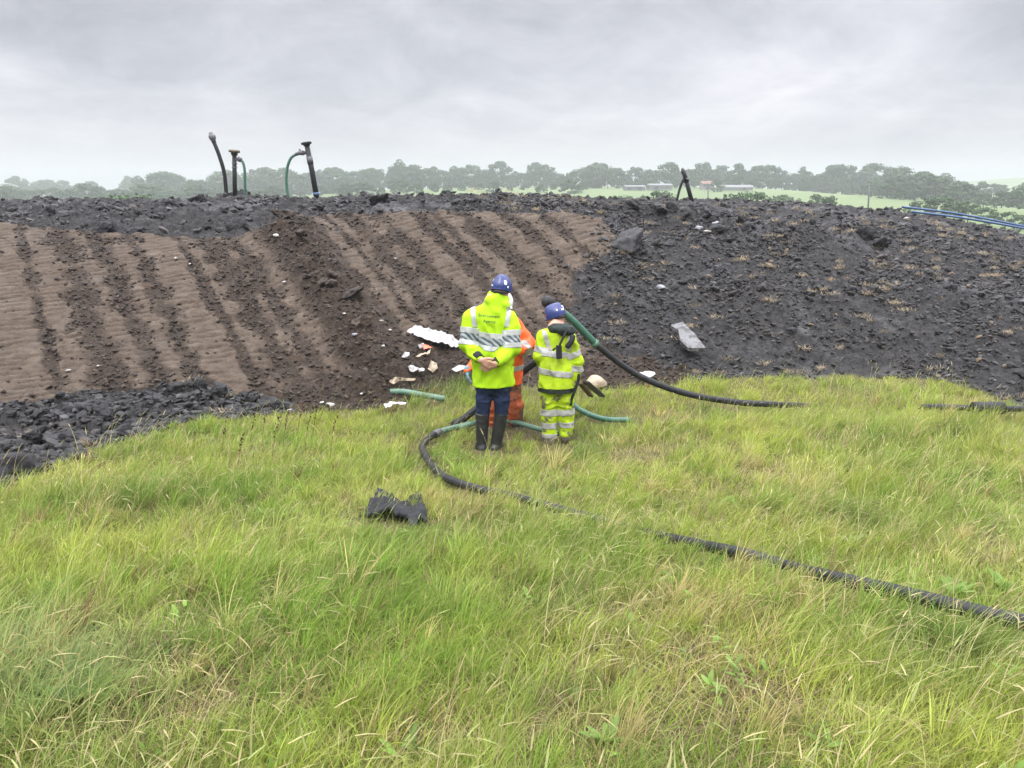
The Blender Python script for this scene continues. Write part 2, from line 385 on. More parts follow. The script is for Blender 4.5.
while px < 1140:                                         # the far wood edge
    Y = 430 if px < 130 else (330 if px < 560 else 300)
    if px > 880: Y = 260
    Y += rr.uniform(-15, 15)
    where = "far left, palest in the mist" if px < 130 else ("behind the bent pipes" if px < 420 else ("behind the workers" if px < 600 else ("above the pale field" if px < 880 else "beyond the blue pipes")))
    tree(px, sil(px)+rr.uniform(-5, 9), Y, rr.choice([0, 1, 2, 3, 4, 4, 1, 5]), "grey-green tree in the hazy wood edge "+where, "trees in the far wood edge "+where, width=rr.uniform(.8, 1.3))
    px += rr.uniform(6, 12)
tree(398, 160, 315, 5, "pointed taller tree rising above the wood behind the workers", None, width=.75)
px = -60
while px < 590:                                         # nearer, lower row hiding the field on the left
    tree(px, rr.uniform(183, 192)-(4 if 330 < px < 590 else 0), rr.uniform(225, 265), rr.choice([0, 1, 3, 4]), "low rounded tree in front of the hazy wood, left of the field", "low trees before the wood left of the field", width=rr.uniform(1.1, 1.6))
    px += rr.uniform(11, 19)
for px, py, Y, w in [(895,176,200,1.2),(918,172,205,1.3),(938,176,195,1.3),(962,183,185,1.25),(985,192,175,1.3),(1004,190,170,1.2),(1022,186,165,1.2),(1045,184,168,1.3),(1075,186,172,1.3),(1105,184,175,1.2),(872,180,225,1.1)]:
    tree(px, py, Y, rr.choice([0, 1, 3, 4]), "darker green tree in the nearer clump beyond the blue pipes", "nearer tree clump beyond the blue pipes", width=w)
for px, py, Y, w, lab in [(655,190,95,1.0,"dark green bush just behind the leaning two-legged pipe"),(752,191,90,1.2,"wide dark bush on the near edge of the pale field"),
        (819,194,105,.9,"small round bush alone in the pale field"),(717,179,240,.75,"round tree beside the white farmhouse"),(130,193,80,1.5,"light green bush low behind the crest on the left"),
        (944,196,110,1.3,"round pale green bush at the right end of the field"),(970,203,105,1.4,"round green bush behind the blue pipes"),(1008,211,100,1.3,"lowest green bush behind the end of the blue pipes"),(785,194,150,1.2,"smallest bush between two bushes in the pale field"),(625,195,110,1.1,"low bush left of the leaning two-legged pipe")]:
    tree(px, py, Y, rr.choice([6, 7]), lab, None, "bush" if "bush" in lab else "broadleaf_tree", width=w)
# ------------------------------------------------------------------ farm buildings
def box_mesh(name, sx, sy, sz, z0=0, cx=0, cy=0):
    bm = bmesh.new(); bmesh.ops.create_cube(bm, size=1, matrix=Matrix.Translation((cx, cy, z0+sz/2)) @ Matrix.Diagonal((sx, sy, sz, 1)))
    return bm_mesh(name, bm)
def building(name, px, py, Y, sx, sy, hw, hr, wall, roof, label, cat, doors=(), wins=()):
    p = unproj(px, py, Y); z0 = float(field_h(np.array([p[0]]), np.array([Y]))[0]); z0 = max(z0, p[2])-.1
    e = empty(name, (p[0], Y, z0)); tag(e, label, cat)
    link("wall", box_mesh("wall", sx, sy, hw), wall, e)
    bm = bmesh.new(); o = .25
    vs = [bm.verts.new(q) for q in [(-sx/2-o, -sy/2-o, hw), (sx/2+o, -sy/2-o, hw), (sx/2+o, sy/2+o, hw), (-sx/2-o, sy/2+o, hw), (-sx/2-o, 0, hw+hr), (sx/2+o, 0, hw+hr)]]
    for f in ((0, 1, 5, 4), (2, 3, 4, 5), (0, 4, 3), (1, 2, 5), (3, 2, 1, 0)): bm.faces.new([vs[i] for i in f])
    link("roof", bm_mesh("roof", bm), roof, e)
    for x, w, h in doors: link("door", box_mesh("door", w, .12, h, .0, x, -sy/2-.03), M_DARKW, e)
    for x, z, w, h in wins:
        f = link("window", box_mesh("window", w, .1, h, z, x, -sy/2-.02), M_DARKW, e)
    return e
M_DARKW = mat("dark opening", (.05, .05, .055), rough=.3)
M_WHITEW = mat("white render wall", (.22, .21, .20), rough=.85); M_GREYW = mat("grey sheet wall", (.15, .15, .16), scale=1, rough=.6)
M_PALEROOF = mat("pale sheet roof", (.11, .113, .117), scale=1, rough=.5); M_TILE = mat("red tile roof", (.16, .075, .055), scale=2, rough=.8); M_DROOF = mat("slate roof", (.16, .17, .19), scale=1, rough=.6)
building("barn", 634, 190, 262, 6.3, 6, 1.15, .5, M_GREYW, M_PALEROOF, "long low grey barn left end of the farm, by the leaning pipe", "barn", doors=[(-2, 1.1, 1.0), (1.5, 1.1, 1.0)])
building("barn", 659, 189.5, 262, 7.4, 6, 1.4, .6, M_GREYW, M_PALEROOF, "grey barn with pale roof right behind the leaning two-legged pipe", "barn", doors=[(-1.4, 1.2, 1.2)], wins=[(2, .5, .9, .5)])
building("farmhouse", 706, 189.5, 258, 3.4, 4, 1.9, .9, M_WHITEW, M_TILE, "small white farmhouse with red roof beside a round tree", "house", doors=[(0, .8, 1.7)], wins=[(-1.1, 1, .6, .7), (1.1, 1, .6, .7)])
building("greenhouse", 736, 190, 256, 9.2, 5, .9, .8, M_GREYW, M_PALEROOF, "long pale roofed shed right of the white farmhouse", "shed", doors=[(2, 1.0, .8)])
def pole(px, py0, py1, Y, label):
    a = unproj(px, py0, Y); b = unproj(px+.5, py1, Y); zb = float(field_h(np.array([a[0]]), np.array([Y]))[0])
    e = empty("utility_pole", (a[0], Y, zb)); tag(e, label, "pole")
    tube("shaft", [(0, 0, -.3), (b[0]-a[0], 0, b[2]-zb)], [.13, .10], M_DARKW, e, 8)
    tube("crossarm", [(-.45, 0, b[2]-zb-.35), (.5, 0, b[2]-zb-.35)], .05, M_DARKW, e, 6)
pole(869, 208, 183, 110, "thin dark pole standing at the right of the pale field"); pole(708, 198, 186, 120, "thin short pole in the field below the white farmhouse")
# ------------------------------------------------------------------ sky, sun, haze
def build_sky():
    w = bpy.data.worlds.new("World"); scene.world = w; w.use_nodes = True; t = w.node_tree; t.nodes.clear()
    N = t.nodes.new; L = t.links.new
    def mth(op, a, b=0., c=None, clamp=False):
        x = N('ShaderNodeMath'); x.operation = op; x.use_clamp = clamp
        for i, v in enumerate((a, b) if c is None else (a, b, c)):
            if isinstance(v, (int, float)): x.inputs[i].default_value = v
            else: L(v, x.inputs[i])
        return x.outputs[0]
    sky = N('ShaderNodeTexSky'); sky.sky_type = 'NISHITA'; sky.sun_disc = False; sky.sun_elevation = math.radians(55); sky.sun_rotation = math.radians(200); sky.dust_density = 4
    tc = N('ShaderNodeTexCoord').outputs['Generated']
    nrm = N('ShaderNodeVectorMath'); nrm.operation = 'NORMALIZE'; L(tc, nrm.inputs[0])
    s = N('ShaderNodeSeparateXYZ'); L(nrm.outputs[0], s.inputs[0]); z = mth('MAXIMUM', s.outputs[2], 0.)
    den = mth('ADD', z, .30); px = mth('DIVIDE', s.outputs[0], den); py = mth('DIVIDE', s.outputs[1], den)
    cx = N('ShaderNodeCombineXYZ'); L(mth('MULTIPLY', px, 1.0), cx.inputs[0]); L(mth('MULTIPLY', py, .95), cx.inputs[1])
    def nz(scale, det, rough, off):
        m = N('ShaderNodeMapping'); m.inputs['Location'].default_value = (off, off*.7, 0); L(cx.outputs[0], m.inputs[0])
        n = N('ShaderNodeTexNoise'); n.inputs['Scale'].default_value = scale; n.inputs['Detail'].default_value = det; n.inputs['Roughness'].default_value = rough; n.inputs['Distortion'].default_value = .5
        L(m.outputs[0], n.inputs['Vector']); return n.outputs['Fac']
    n = mth('ADD', mth('MULTIPLY', nz(.95, 5, .55, 3.1), .65), mth('MULTIPLY', nz(3.3, 6, .6, 7.7), .35))
    amp = mth('MULTIPLY', mth('SUBTRACT', n, .5), 2.1); fade = mth('MULTIPLY', mth('MULTIPLY', z, 9., clamp=True), 1.15)
    cloud = mth('ADD', 1., mth('MULTIPLY', amp, fade))
    # brightness: nearly even low down, much brighter overhead (overcast)
    mr = N('ShaderNodeMapRange'); mr.interpolation_type = 'SMOOTHSTEP'; L(z, mr.inputs[0]); mr.inputs[1].default_value = .20; mr.inputs[2].default_value = .85; mr.inputs[3].default_value = SKY_LOW; mr.inputs[4].default_value = SKY_HIGH
    lum = mth('MULTIPLY', cloud, mr.outputs[0])
    mixc = N('ShaderNodeMix'); mixc.data_type = 'RGBA'; L(mth('ADD', .5, mth('MULTIPLY', amp, 2.), clamp=True), mixc.inputs[0]); mixc.inputs[6].default_value = (.915, .93, 1.03, 1); mixc.inputs[7].default_value = (.985, .975, 1.02, 1)
    sc = N('ShaderNodeVectorMath'); sc.operation = 'SCALE'; L(mixc.outputs[2], sc.inputs[0]); L(lum, sc.inputs['Scale'])
    b1 = N('ShaderNodeBackground'); L(sky.outputs[0], b1.inputs[0]); b1.inputs[1].default_value = .012
    b2 = N('ShaderNodeBackground'); L(sc.outputs[0], b2.inputs[0]); b2.inputs[1].default_value = 1.
    ad = N('ShaderNodeAddShader'); L(b1.outputs[0], ad.inputs[0]); L(b2.outputs[0], ad.inputs[1])
    o = N('ShaderNodeOutputWorld'); L(ad.outputs[0], o.inputs[0])
    sun = bpy.data.lights.new("sun", 'SUN'); sun.energy = 1.5; sun.angle = math.radians(25); sun.color = (1, .97, .92)
    so = bpy.data.objects.new("sun", sun); COL.objects.link(so); so.rotation_euler = (math.radians(35), 0, math.radians(-20))
SKY_LOW, SKY_HIGH = .525, 4.4
build_sky()
def build_haze():
    me = box_mesh("haze", 1760, 990, 42, -10, 0, 430); k = NT("haze"); k.t.nodes.remove(k.b)
    v = k.n('ShaderNodeVolumePrincipled', Density=HAZE, Anisotropy=.65); v.inputs['Color'].default_value = (.84, .855, .90, 1)
    k.l(v.outputs[0], k.out.inputs['Volume']); tag(link("haze", me, k.m), "pale even mist over the whole site", "haze", kind="stuff")
HAZE = .0013
build_haze()
vs = scene.view_settings; vs.view_transform = 'Standard'; vs.look = 'None'; vs.gamma = 1; vs.exposure = 0.25; vs.use_curve_mapping = False
scene.cycles.use_denoising = True; scene.cycles.max_bounces = 6; scene.cycles.diffuse_bounces = 3; scene.cycles.transmission_bounces = 3; scene.cycles.volume_bounces = 1; scene.cycles.transparent_max_bounces = 4
# ------------------------------------------------------------------ broken clay: big clods one by one, the rest as one rubble mass
def ico(sub):
    bm = bmesh.new(); bmesh.ops.create_icosphere(bm, subdivisions=sub, radius=1)
    V = np.array([v.co[:] for v in bm.verts]); T = np.array([[v.index for v in f.verts] for f in bm.faces]); bm.free(); return V, T
def clod_shape(seed, sub, planes=13):
    r = np.random.default_rng(seed); V, T = ico(sub)
    D = r.normal(size=(planes, 3)); D /= np.linalg.norm(D, axis=1)[:, None]; off = r.uniform(.55, .95, planes)
    dt = V @ D.T; rad = np.min(np.where(dt > .05, off[None]/np.maximum(dt, .05), 9), axis=1); rad = np.minimum(rad, 1.15)
    V = V*rad[:, None]*np.array((r.uniform(.85, 1.25), r.uniform(.75, 1.05), r.uniform(.5, .8)))
    V *= 1+.09*noise3(V[:, 0]*3+seed, V[:, 1]*3, V[:, 2]*3)[:, None]
    return V, T
def claymat(name, tint=True, c=((.013, .013, .0138), (.036, .0355, .0365)), c3=(.075, .064, .05)):
    k = NT(name); g = k.n('ShaderNodeNewGeometry').outputs['Position']; n2 = k.noise(g, 14, 5, .65)
    if tint: base = k.n('ShaderNodeAttribute', attribute_name="tint").outputs['Color']
    else:
        oi = k.n('ShaderNodeObjectInfo').outputs['Random']; base = k.mix(oi, *c)
    x = k.n('ShaderNodeMix', data_type='RGBA', blend_type='MULTIPLY'); x.inputs[0].default_value = 1
    k.l(base, x.inputs[6]); k.l(k.mix(k.ramp(n2, .3, .7), (.65, .65, .65), (1.35, 1.35, 1.35)), x.inputs[7])
    col = k.mix(k.math('MULTIPLY', k.ramp(k.noise(g, 5.5, 5, .7), .62, .72), .55), x.outputs[2], c3)
    k.l(col, k.b.inputs['Base Color']); k.b.inputs['Roughness'].default_value = .62; k.b.inputs['Specular IOR Level'].default_value = .2
    k.bump(k.noise(g, 55, 6, .75), .8, .02); return k.m
M_RUB = claymat("broken clay"); M_CLOD = claymat("clay clods", False); M_BCLOD = claymat("soil clods", False, ((.026, .02, .016), (.06, .044, .034)), (.085, .06, .042))
def region_sample(n, x0, x1, y0, y1):
    return RNG.uniform(x0, x1, n), RNG.uniform(y0, y1, n)
def build_rubble():
    protos = [clod_shape(100+i, 1, 9) for i in range(10)]
    xs, ys, ss, cs = [], [], [], []
    def put(n, box, cond, smin, smax, power, brown=False):
        x, y = region_sample(n, *box); ok = cond(x, y); x, y = x[ok], y[ok]
        br = np.clip(fbm(x*.6, y*.6, 820, 3)*.9+.05, 0, .4)[:, None]
        s = smin+(smax-smin)*RNG.uniform(0, 1, len(x))**power
        v = RNG.uniform(0, 1, len(x))**1.6
        c = np.array((.015, .0148, .0153))[None]*(1-v[:, None])+np.array((.060, .058, .0575))[None]*v[:, None]
        if brown:
            c = np.array((.018, .0135, .010))[None]*(1-v[:, None])+np.array((.070, .051, .037))[None]*v[:, None]
        else:
            c = c*(1-br)+c*np.array((1.25, .98, .75))*br
            q = RNG.uniform(0, 1, len(x)); c[q > .965] = np.array((.075, .075, .077)); c[(q > .984) & (y < 17) & (x > 1)] = np.array((.13, .095, .06))
        xs.append(x); ys.append(y); ss.append(s); cs.append(c)
    def black(x, y):
        b, t = zones(x, y); return ~b & ~t
    BR = to_ground(BROWN_RIGHT)
    def patchy(x, y): return (black(x, y) | (~zones(x, y)[1] & (polydist(x, y, BR) < .55*RNG.uniform(0, 1, len(x))))) & (RNG.uniform(0, 1, len(x)) < np.clip(.45+1.1*fbm(x*.7, y*.7, 840, 3), .12, 1))
    def isbrown(x, y):
        z, b, t, crumb, co, c2, l = terrain(x, y, True); return b & (RNG.uniform(0, 1, len(x)) < np.clip(crumb*1.35-.08+.5*(c2 > .55), .03, 1))
    put(85000, (-1, 14, 9.5, 20), patchy, .009, .058, 2.4)
    put(26000, (-14, 17, 13.5, 23), patchy, .012, .11, 2.8)
    put(30000, (-9.5, -1.5, 5, 11), black, .008, .075, 2.6)
    put(60000, (-12, 4, 8, 16.5), isbrown, .006, .045, 2.6, True)
    b0 = lambda x, y: black(x, y) & (np.hypot((x-.9)*.7, y-10.9) < 1.1)
    x = np.concatenate(xs); y = np.concatenate(ys); s = np.concatenate(ss); c = np.concatenate(cs); z = terrain(x, y)
    Vs, Ts, Cs = [], [], []; n = 0; pi = RNG.integers(0, len(protos), len(x)); an = RNG.uniform(0, 6.283, len(x))
    for p, (PV, PT) in enumerate(protos):
        i = np.where(pi == p)[0]; m = len(i); ca, sa = np.cos(an[i]), np.sin(an[i])
        tl = RNG.uniform(-.5, .5, m)
        X = PV[None, :, 0]*ca[:, None]-PV[None, :, 1]*sa[:, None]; Yv = PV[None, :, 0]*sa[:, None]+PV[None, :, 1]*ca[:, None]; Z = PV[None, :, 2]+X*tl[:, None]
        V = np.stack([X, Yv, Z], -1)*s[i][:, None, None]+np.stack([x[i], y[i], z[i]+s[i]*.28], -1)[:, None]
        Vs.append(V.reshape(-1, 3)); Ts.append((PT[None]+n+np.arange(m)[:, None, None]*len(PV)).reshape(-1, 3)); Cs.append(np.repeat(c[i], len(PV), 0)); n += m*len(PV)
    me = np_mesh("rubble", np.vstack(Vs), None, np.vstack(Ts), smooth=False); add_tint(me, np.vstack(Cs))
    tag(link("rubble", me, M_RUB), "loose small clods of black clay and brown soil over the slope", "rubble", kind="stuff")
    big = []
    for i in range(9):
        V, T = clod_shape(200+i, 4, 12); V = V*(1+.16*noise3(V[:, 0]*3.2, V[:, 1]*3.2, V[:, 2]*3.2+i)+.15*noise3(V[:, 0]*8, V[:, 1]*8, V[:, 2]*8+i)+.08*noise3(V[:, 0]*17, V[:, 1]*17, V[:, 2]*17+i))[:, None]; big.append((np_mesh("clod", V, None, T, smooth=True)))
    bigb = []
    for me in big:
        m2 = me.copy(); m2.materials.append(M_BCLOD); bigb.append(m2); me.materials.append(M_CLOD)
    r = random.Random(3)
    def one(x, y, s, label, group, brown=False, name="clay_clod"):
        o = link(name, r.choice(bigb if brown else big)); o.location = (x, y, zat(x, y)+s*.22)
        o.rotation_euler = (r.uniform(-.5, .5), r.uniform(-.5, .5), r.uniform(0, 6.28)); o.scale = (s*r.uniform(.9, 1.25), s*r.uniform(.85, 1.1), s*r.uniform(.8, 1.1))
        tag(o, label, "clod", group); return o
    def many(n, box, cond, s0, s1, label, group, brown=False):
        k = 0; t = 0
        while k < n and t < n*60:
            t += 1; x, y = r.uniform(box[0], box[1]), r.uniform(box[2], box[3])
            if not cond(np.array([x]), np.array([y]))[0]: continue
            p = proj(x, y, zat(x, y))
            if not (-15 < p[0] < 1040): continue
            one(x, y, s0+(s1-s0)*r.random()**2.0, label, group, brown); k += 1
    edge = lambda x, y: black(x, y) & (y < 15.6-.05*x)
    many(85, (-8.5, -2, 5, 11), black, .055, .15, "black clay clod in the rubble band at lower left below the tracked slope", "black clods at the lower left")
    many(75, (-12, 3, 13.8, 21), black, .09, .22, "black clay clod on the dark crest above the brown tracks", "black clods along the crest")
    many(75, (2.2, 13, 10.5, 19), black, .06, .14, "black clay clod on the dark right-hand slope", "black clods on the right slope")
    many(28, (2.5, 8, 16.8, 18), black, .13, .28, "large black clod in the ragged ridge high on the right slope", "black clods in the ridge")
    many(24, (-4.6, -1.6, 11.2, 15), lambda x, y: terrain(x, y, True)[3] > .9, .06, .14, "brown soil clod in the crumbled heap between the two tracked areas", "brown clods in the heap", True)
    for px, py, s, lab in [(352,296,.17,"dark brown clod alone on the heap, largest there"),(628,249,.34,"big black boulder of clay at the upper right corner of the brown slope"),(16,476,.21,"flat topped black clay block at the far left edge of the grass"),(75,462,.17,"rounded black clod touching the grass at lower left")]:
        p = ground_pt(px, py); one(p[0], p[1], s, lab, None, px == 352)
build_rubble()
# ------------------------------------------------------------------ hoses (laid first, so the grass can part round them)
M_BPIPE = mat("black polythene pipe", (.010, .0105, .012), (.017, .018, .020), 20, .5, .15, 90, .002, spec=.25, c3=(.055, .047, .035), s3=6, lo3=.58, hi3=.72)
M_GPIPE = mat("green hose", (.028, .095, .062), (.04, .12, .08), 15, .45, .1, 60, .002, c3=(.14, .15, .11), s3=7, lo3=.6, hi3=.8)
M_GPIPE2 = mat("pale green hose", (.085, .16, .11), (.05, .12, .08), 9, .5, .1, 60, .002, c3=(.22, .22, .16), s3=9, lo3=.58, hi3=.75)
M_BLUEP = mat("blue water pipe", (.028, .068, .155), (.04, .085, .18), 3, .45)
M_STEEL = mat("grey fitting", (.06, .06, .065), (.10, .10, .105), 20, .5, .2, 80)
M_BRASS = mat("yellowed flange", (.12, .10, .04), (.05, .045, .035), 25, .5)
HOSES = []
def lay(pts, r, lift=0., n=8, part=None):
    P = []
    for q in pts:
        h = q[2] if len(q) > 2 else 0
        P.append(tuple(over_pt(q[0], q[1], .02+r+h+lift)))
    P = spline(P, n); HOSES.extend([P[a:b] for a, b in part] if part else [P]); return P
hp = lay([(470,424),(440,432),(424,443),(424,453),(440,474),(470,487),(510,496,-.01),(550,507),(600,521,-.05),(640,532,-.06),(690,543,-.03),(740,553,-.01),(790,567,-.03),(830,577,.02),(880,588,.04),(930,600,.05),(985,614,.03),(1040,626,.03),(1150,652,.02),(1330,705,-.03),(1560,760,-.06)], .036, .02, part=[(0, 56), (62, 68), (80, 98), (102, 175)])
mid = len(hp)//16
e = empty("drain_hose", hp[60]); tag(e, "long black drain hose snaking through the grass to the right edge", "hose")
tube("hose", hp[9:], .036, M_BPIPE, e, 12, hp[60]); tube("hose_end", hp[:10], .034, M_GPIPE2, e, 12, hp[60])
jc = hp[8:11]; tube("joint_collar", jc, .043, M_STEEL, e, 12, hp[60])
hp = lay([(460,428),(485,420),(510,421),(535,428),(560,434)], .030, .03); tag(tube("ground_hose", hp, .030, M_GPIPE2), "pale green hose on the grass passing behind the workers' boots", "hose")
hp = lay([(571,384,.42),(570,396,.2),(573,404,.1),(584,412,.03),(604,419),(630,420)], .034, .02)
tag(tube("ground_hose", hp, .034, M_GPIPE), "green hose curving down from the right worker's hand into the grass", "hose")
hp = lay([(372,396,-.12),(390,392,.0),(405,392,.02),(422,395,.02),(445,399,-.02)], .042, .05); tag(tube("ground_hose", hp, .042, M_GPIPE2), "short end of green hose sticking out of the soil by the rubbish", "hose")
# black hose rising from the grass, joined to the green pipe behind the right worker
H0 = [over_pt(p, q, h) for p, q, h in ((1060,409,.09),(985,408.5,.09),(935,407,.07),(900,408,-.02),(840,408,-.03),(805,406,.02))]
_q = over_pt(735, 402, .13); H1 = [over_pt(775, 404.5, .11), _q, unproj(690, 394.5, _q[1]), unproj(650, 381, _q[1]), unproj(622, 365, _q[1]), unproj(596, 344.5, _q[1]-.05)]
H2 = [H1[-1], unproj(571, 319, _q[1]-.2), unproj(552, 305, _q[1]-.3)]
P1_ = spline(H0+H1, 9); HOSES.append(P1_[:20]); HOSES.append(P1_[46:66])
e = empty("suction_pipe", H1[-1]); tag(e, "green and black pipe arching over the right worker's shoulder down into the grass", "pipe")
tube("black_pipe", P1_, .040, M_BPIPE, e, 14, H1[-1]); g2 = spline(H2, 8); tube("green_pipe", g2, .044, M_GPIPE, e, 14, H1[-1])
tube("joint_collar", [H1[-1]+(H2[0]-H2[1])*.03, H1[-1]-(H2[0]-H2[1])*.10],   .050, M_GPIPE2, e, 14, H1[-1])
d = g2[-1]-g2[-5]; d /= np.linalg.norm(d)
tube("end_cap", [g2[-1]-d*.02, g2[-1]+d*.02, g2[-1]+d*.10, g2[-1]+d*.13], [.055, .075, .072, .05], M_BPIPE, e, 14, H1[-1])
tube("grip_ring", [g2[-1]-d*.10, g2[-1]-d*.05], .053, M_BPIPE, e, 14, H1[-1])
p0 = ground_pt(988, 409); q0 = over_pt(988, 408, .12)
cp = [q0+np.array((a, 0, 0)) for a in (-.2, -.19, .19, .2)]; tube("coupling", cp, [.06, .082, .082, .06], M_BPIPE, e, 14, H1[-1])
# straight black tube leaning between the workers
a = ground_pt(455, 429)+np.array((0, 0, .04)); b = unproj(548, 352, 9.0)
L_ = [a+(b-a)*t for t in (0, .05, .06, .5, .95, 1)]
e = empty("dip_tube", a); tag(e, "straight black tube slanting up from the grass behind the two yellow workers", "pipe")
tube("tube", L_, .042, M_BPIPE, e, 14, a); dd = (b-a)/np.linalg.norm(b-a)
tube("foot_collar", [a-dd*.03, a-dd*.02, a+dd*.08, a+dd*.09], [.045, .062, .062, .045], M_BPIPE, e, 14, a)
# ------------------------------------------------------------------ gas well heads on the crest
def well(name, px, py, Y, label):
    o = unproj(px, py, Y); o[2] = min(o[2], zat(o[0], o[1])+.05); e = empty(name, o); tag(e, label, "well pipe"); return e, o
def pts(l, Y): return [unproj(a, b, Y) for a, b in l]
Y = 20.
e, o = well("bent_pipe", 226, 199, Y, "tall bent black pipe, leftmost on the crest, with coupling at its tip")
c = spline(pts([(226.5,203),(226,190),(224,172),(219,155),(213.5,141)], Y), 6); tube("pipe", c, .048, M_BPIPE, e, 12, o)
c = pts([(214.2,143),(213.2,140),(212.8,138.5),(211.6,135.5),(211.2,134.8),(210.6,132.4)], Y); tube("coupling", c, [.054, .06, .085, .085, .06, .045], M_STEEL, e, 12, o)
e, o = well("well_head", 235, 199, Y-.2, "upright black well pipe with yellowish cap beside the bent pipe")
tube("standpipe", pts([(235,203),(234.6,178),(234.3,155)], Y-.2), .053, M_BPIPE, e, 14, o)
f = tube("cap_flange", pts([(234.3,155.5),(234.3,152.6),(234.3,152.5),(234.3,150.2),(234.3,149.6)], Y-.2), [.075, .085, .135, .135, .07], M_BRASS, e, 14, o)
for zz in (163.5, 167.5): tube("clamp_band", pts([(234.5, zz+.5), (234.5, zz-.6)], Y-.2), .066, M_STEEL, e, 14, o)
v = tube("side_outlet", pts([(235,159.2),(238,159),(238.2,159),(241,160),(241.5,160.4)], Y-.2), [.04, .04, .065, .06, .04], M_STEEL, e, 10, o)
tube("hose", spline(pts([(240.5,159.8),(243,162.5),(244.6,170),(245,184),(245,202)], Y-.2), 6), .032, M_GPIPE, e, 10, o)
e, o = well("well_head", 317, 200, Y, "leaning black well pipe with a green hose looping off its left side")
tube("standpipe", pts([(318,205),(312,171),(306.8,145)], Y), [.068, .066, .062], M_BPIPE, e, 14, o)
tube("cap_flange", pts([(306.9,146),(306.6,144.4),(306.5,144.2),(306.2,142.4),(306.1,142)], Y), [.08, .085, .13, .13, .10], M_BPIPE, e, 14, o)
tube("clamp_band", pts([(310.6,164),(309.2,156.5)], Y), .076, M_STEEL, e, 14, o)
tube("blue_band", pts([(316.3,195.5),(315.8,192.5)], Y), .076, M_BLUEP, e, 14, o)
v = tube("side_outlet", pts([(307.8,152.3),(304,153),(303.8,153),(300,152.7),(298,153.5),(295.5,154.6)], Y), [.04, .04, .06, .06, .045, .04], M_STEEL, e, 10, o); tube("valve_lever", pts([(300.5,152.5),(300.2,149.8),(299.0,149.4)], Y), .02, M_STEEL, v, 6, (0, 0, 0)); v.children[0].location = -np.array(o)
tube("hose", spline(pts([(296.5,154),(291,158),(287.5,167),(286.3,180),(287.5,192),(290.5,204)], Y), 6), .034, M_GPIPE, e, 10, o)
Y = 22.5
e, o = well("well_head", 690, 197.5, Y, "far black well pipe leaning left with a thin hose leg, on the right crest")
tube("standpipe", pts([(692,202),(688.5,189),(685.5,177.5)], Y), [.062, .06, .056], M_BPIPE, e, 12, o); tube("neck", pts([(686.6,182),(684.6,175),(683.2,171.5)], Y), [.085, .055, .07], M_BPIPE, e, 12, o)
tube("clamp_band", pts([(686.9,181),(686.1,178)], Y), .072, M_STEEL, e, 12, o); tube("tip", pts([(683.3,172),(682.6,169.2),(682.2,168)], Y), [.05, .045, .03], M_STEEL, e, 8, o)
tube("hose", spline(pts([(685.3,178.2),(683,180.5),(680,188),(676.5,202)], Y), 5), .035, M_BPIPE, e, 10, o)
# blue pipes along the right crest
for k, (lab, dy, dz) in enumerate([("blue water pipe along the right skyline, the upper one of two", 0., .05), ("blue water pipe along the right skyline, the lower one of two", -.55, .02)]):
    P = []
    for px, py in ((898,210),(925,212),(950,216),(985,224),(1024,234),(1070,246)):
        p = unproj(px, py, 21.6); y = 21.4+dy; x = p[0]; P.append((x, y, float(base_z(x, y))+.13+dz))
    tag(tube("water_pipe", spline(P, 8), .030, M_BLUEP, None, 10), lab, "pipe")
# ------------------------------------------------------------------ grass
def grass_mat():
    k = NT("grass blades"); c = k.n('ShaderNodeAttribute', attribute_name="tint").outputs['Color']
    k.l(c, k.b.inputs['Base Color']); k.b.inputs['Roughness'].default_value = .5; k.b.inputs['Specular IOR Level'].default_value = .2
    tr = k.n('ShaderNodeBsdfTranslucent'); k.l(c, tr.inputs[0]); ms = k.n('ShaderNodeMixShader'); ms.inputs[0].default_value = .45
    k.l(k.b.outputs[0], ms.inputs[1]); k.l(tr.outputs[0], ms.inputs[2]); k.l(ms.outputs[0], k.out.inputs[0]); return k.m
M_GRASS = grass_mat()
def blade_arrays(pos, L, W, az, th0, bend, face, tint, segs, tipcol=None, leaf=False):
    n = len(pos); lv = segs+1
    V = np.zeros((n, 2*segs+1, 3), np.float32); C = np.zeros((n, 2*segs+1, 3), np.float32)
    side = np.stack([np.cos(face), np.sin(face), np.zeros(n)], 1); d = np.stack([np.cos(az), np.sin(az)], 1)
    p = pos.copy(); th = th0.copy()
    for i in range(lv):
        t = i/segs; w = W*.5*(math.sin(math.pi*(.10+.90*t))**.75 if leaf else (1-t**1.6)*(.75+.5*min(t*3, 1)))
        shade = tint if tipcol is None else tint*(1-t**1.5)+tipcol*t**1.5
        if i < segs:
            V[:, 2*i] = p-side*w[:, None]; V[:, 2*i+1] = p+side*w[:, None]; C[:, 2*i] = shade; C[:, 2*i+1] = shade
        else: V[:, 2*i] = p; C[:, 2*i] = shade
        if i < segs:
            s = L/segs; p = p+np.concatenate([d*(np.sin(th)*s)[:, None], (np.cos(th)*s)[:, None]], 1); th = th+bend/segs
    b = np.arange(n)[:, None]*(2*segs+1)
    Q = np.concatenate([b+np.array([2*i, 2*i+1, 2*i+3, 2*i+2])[None] for i in range(segs-1)]) if segs > 1 else np.zeros((0, 4), int)
    T = b+np.array([2*segs-2, 2*segs-1, 2*segs])[None]
    return V.reshape(-1, 3), Q, T, C.reshape(-1, 3)
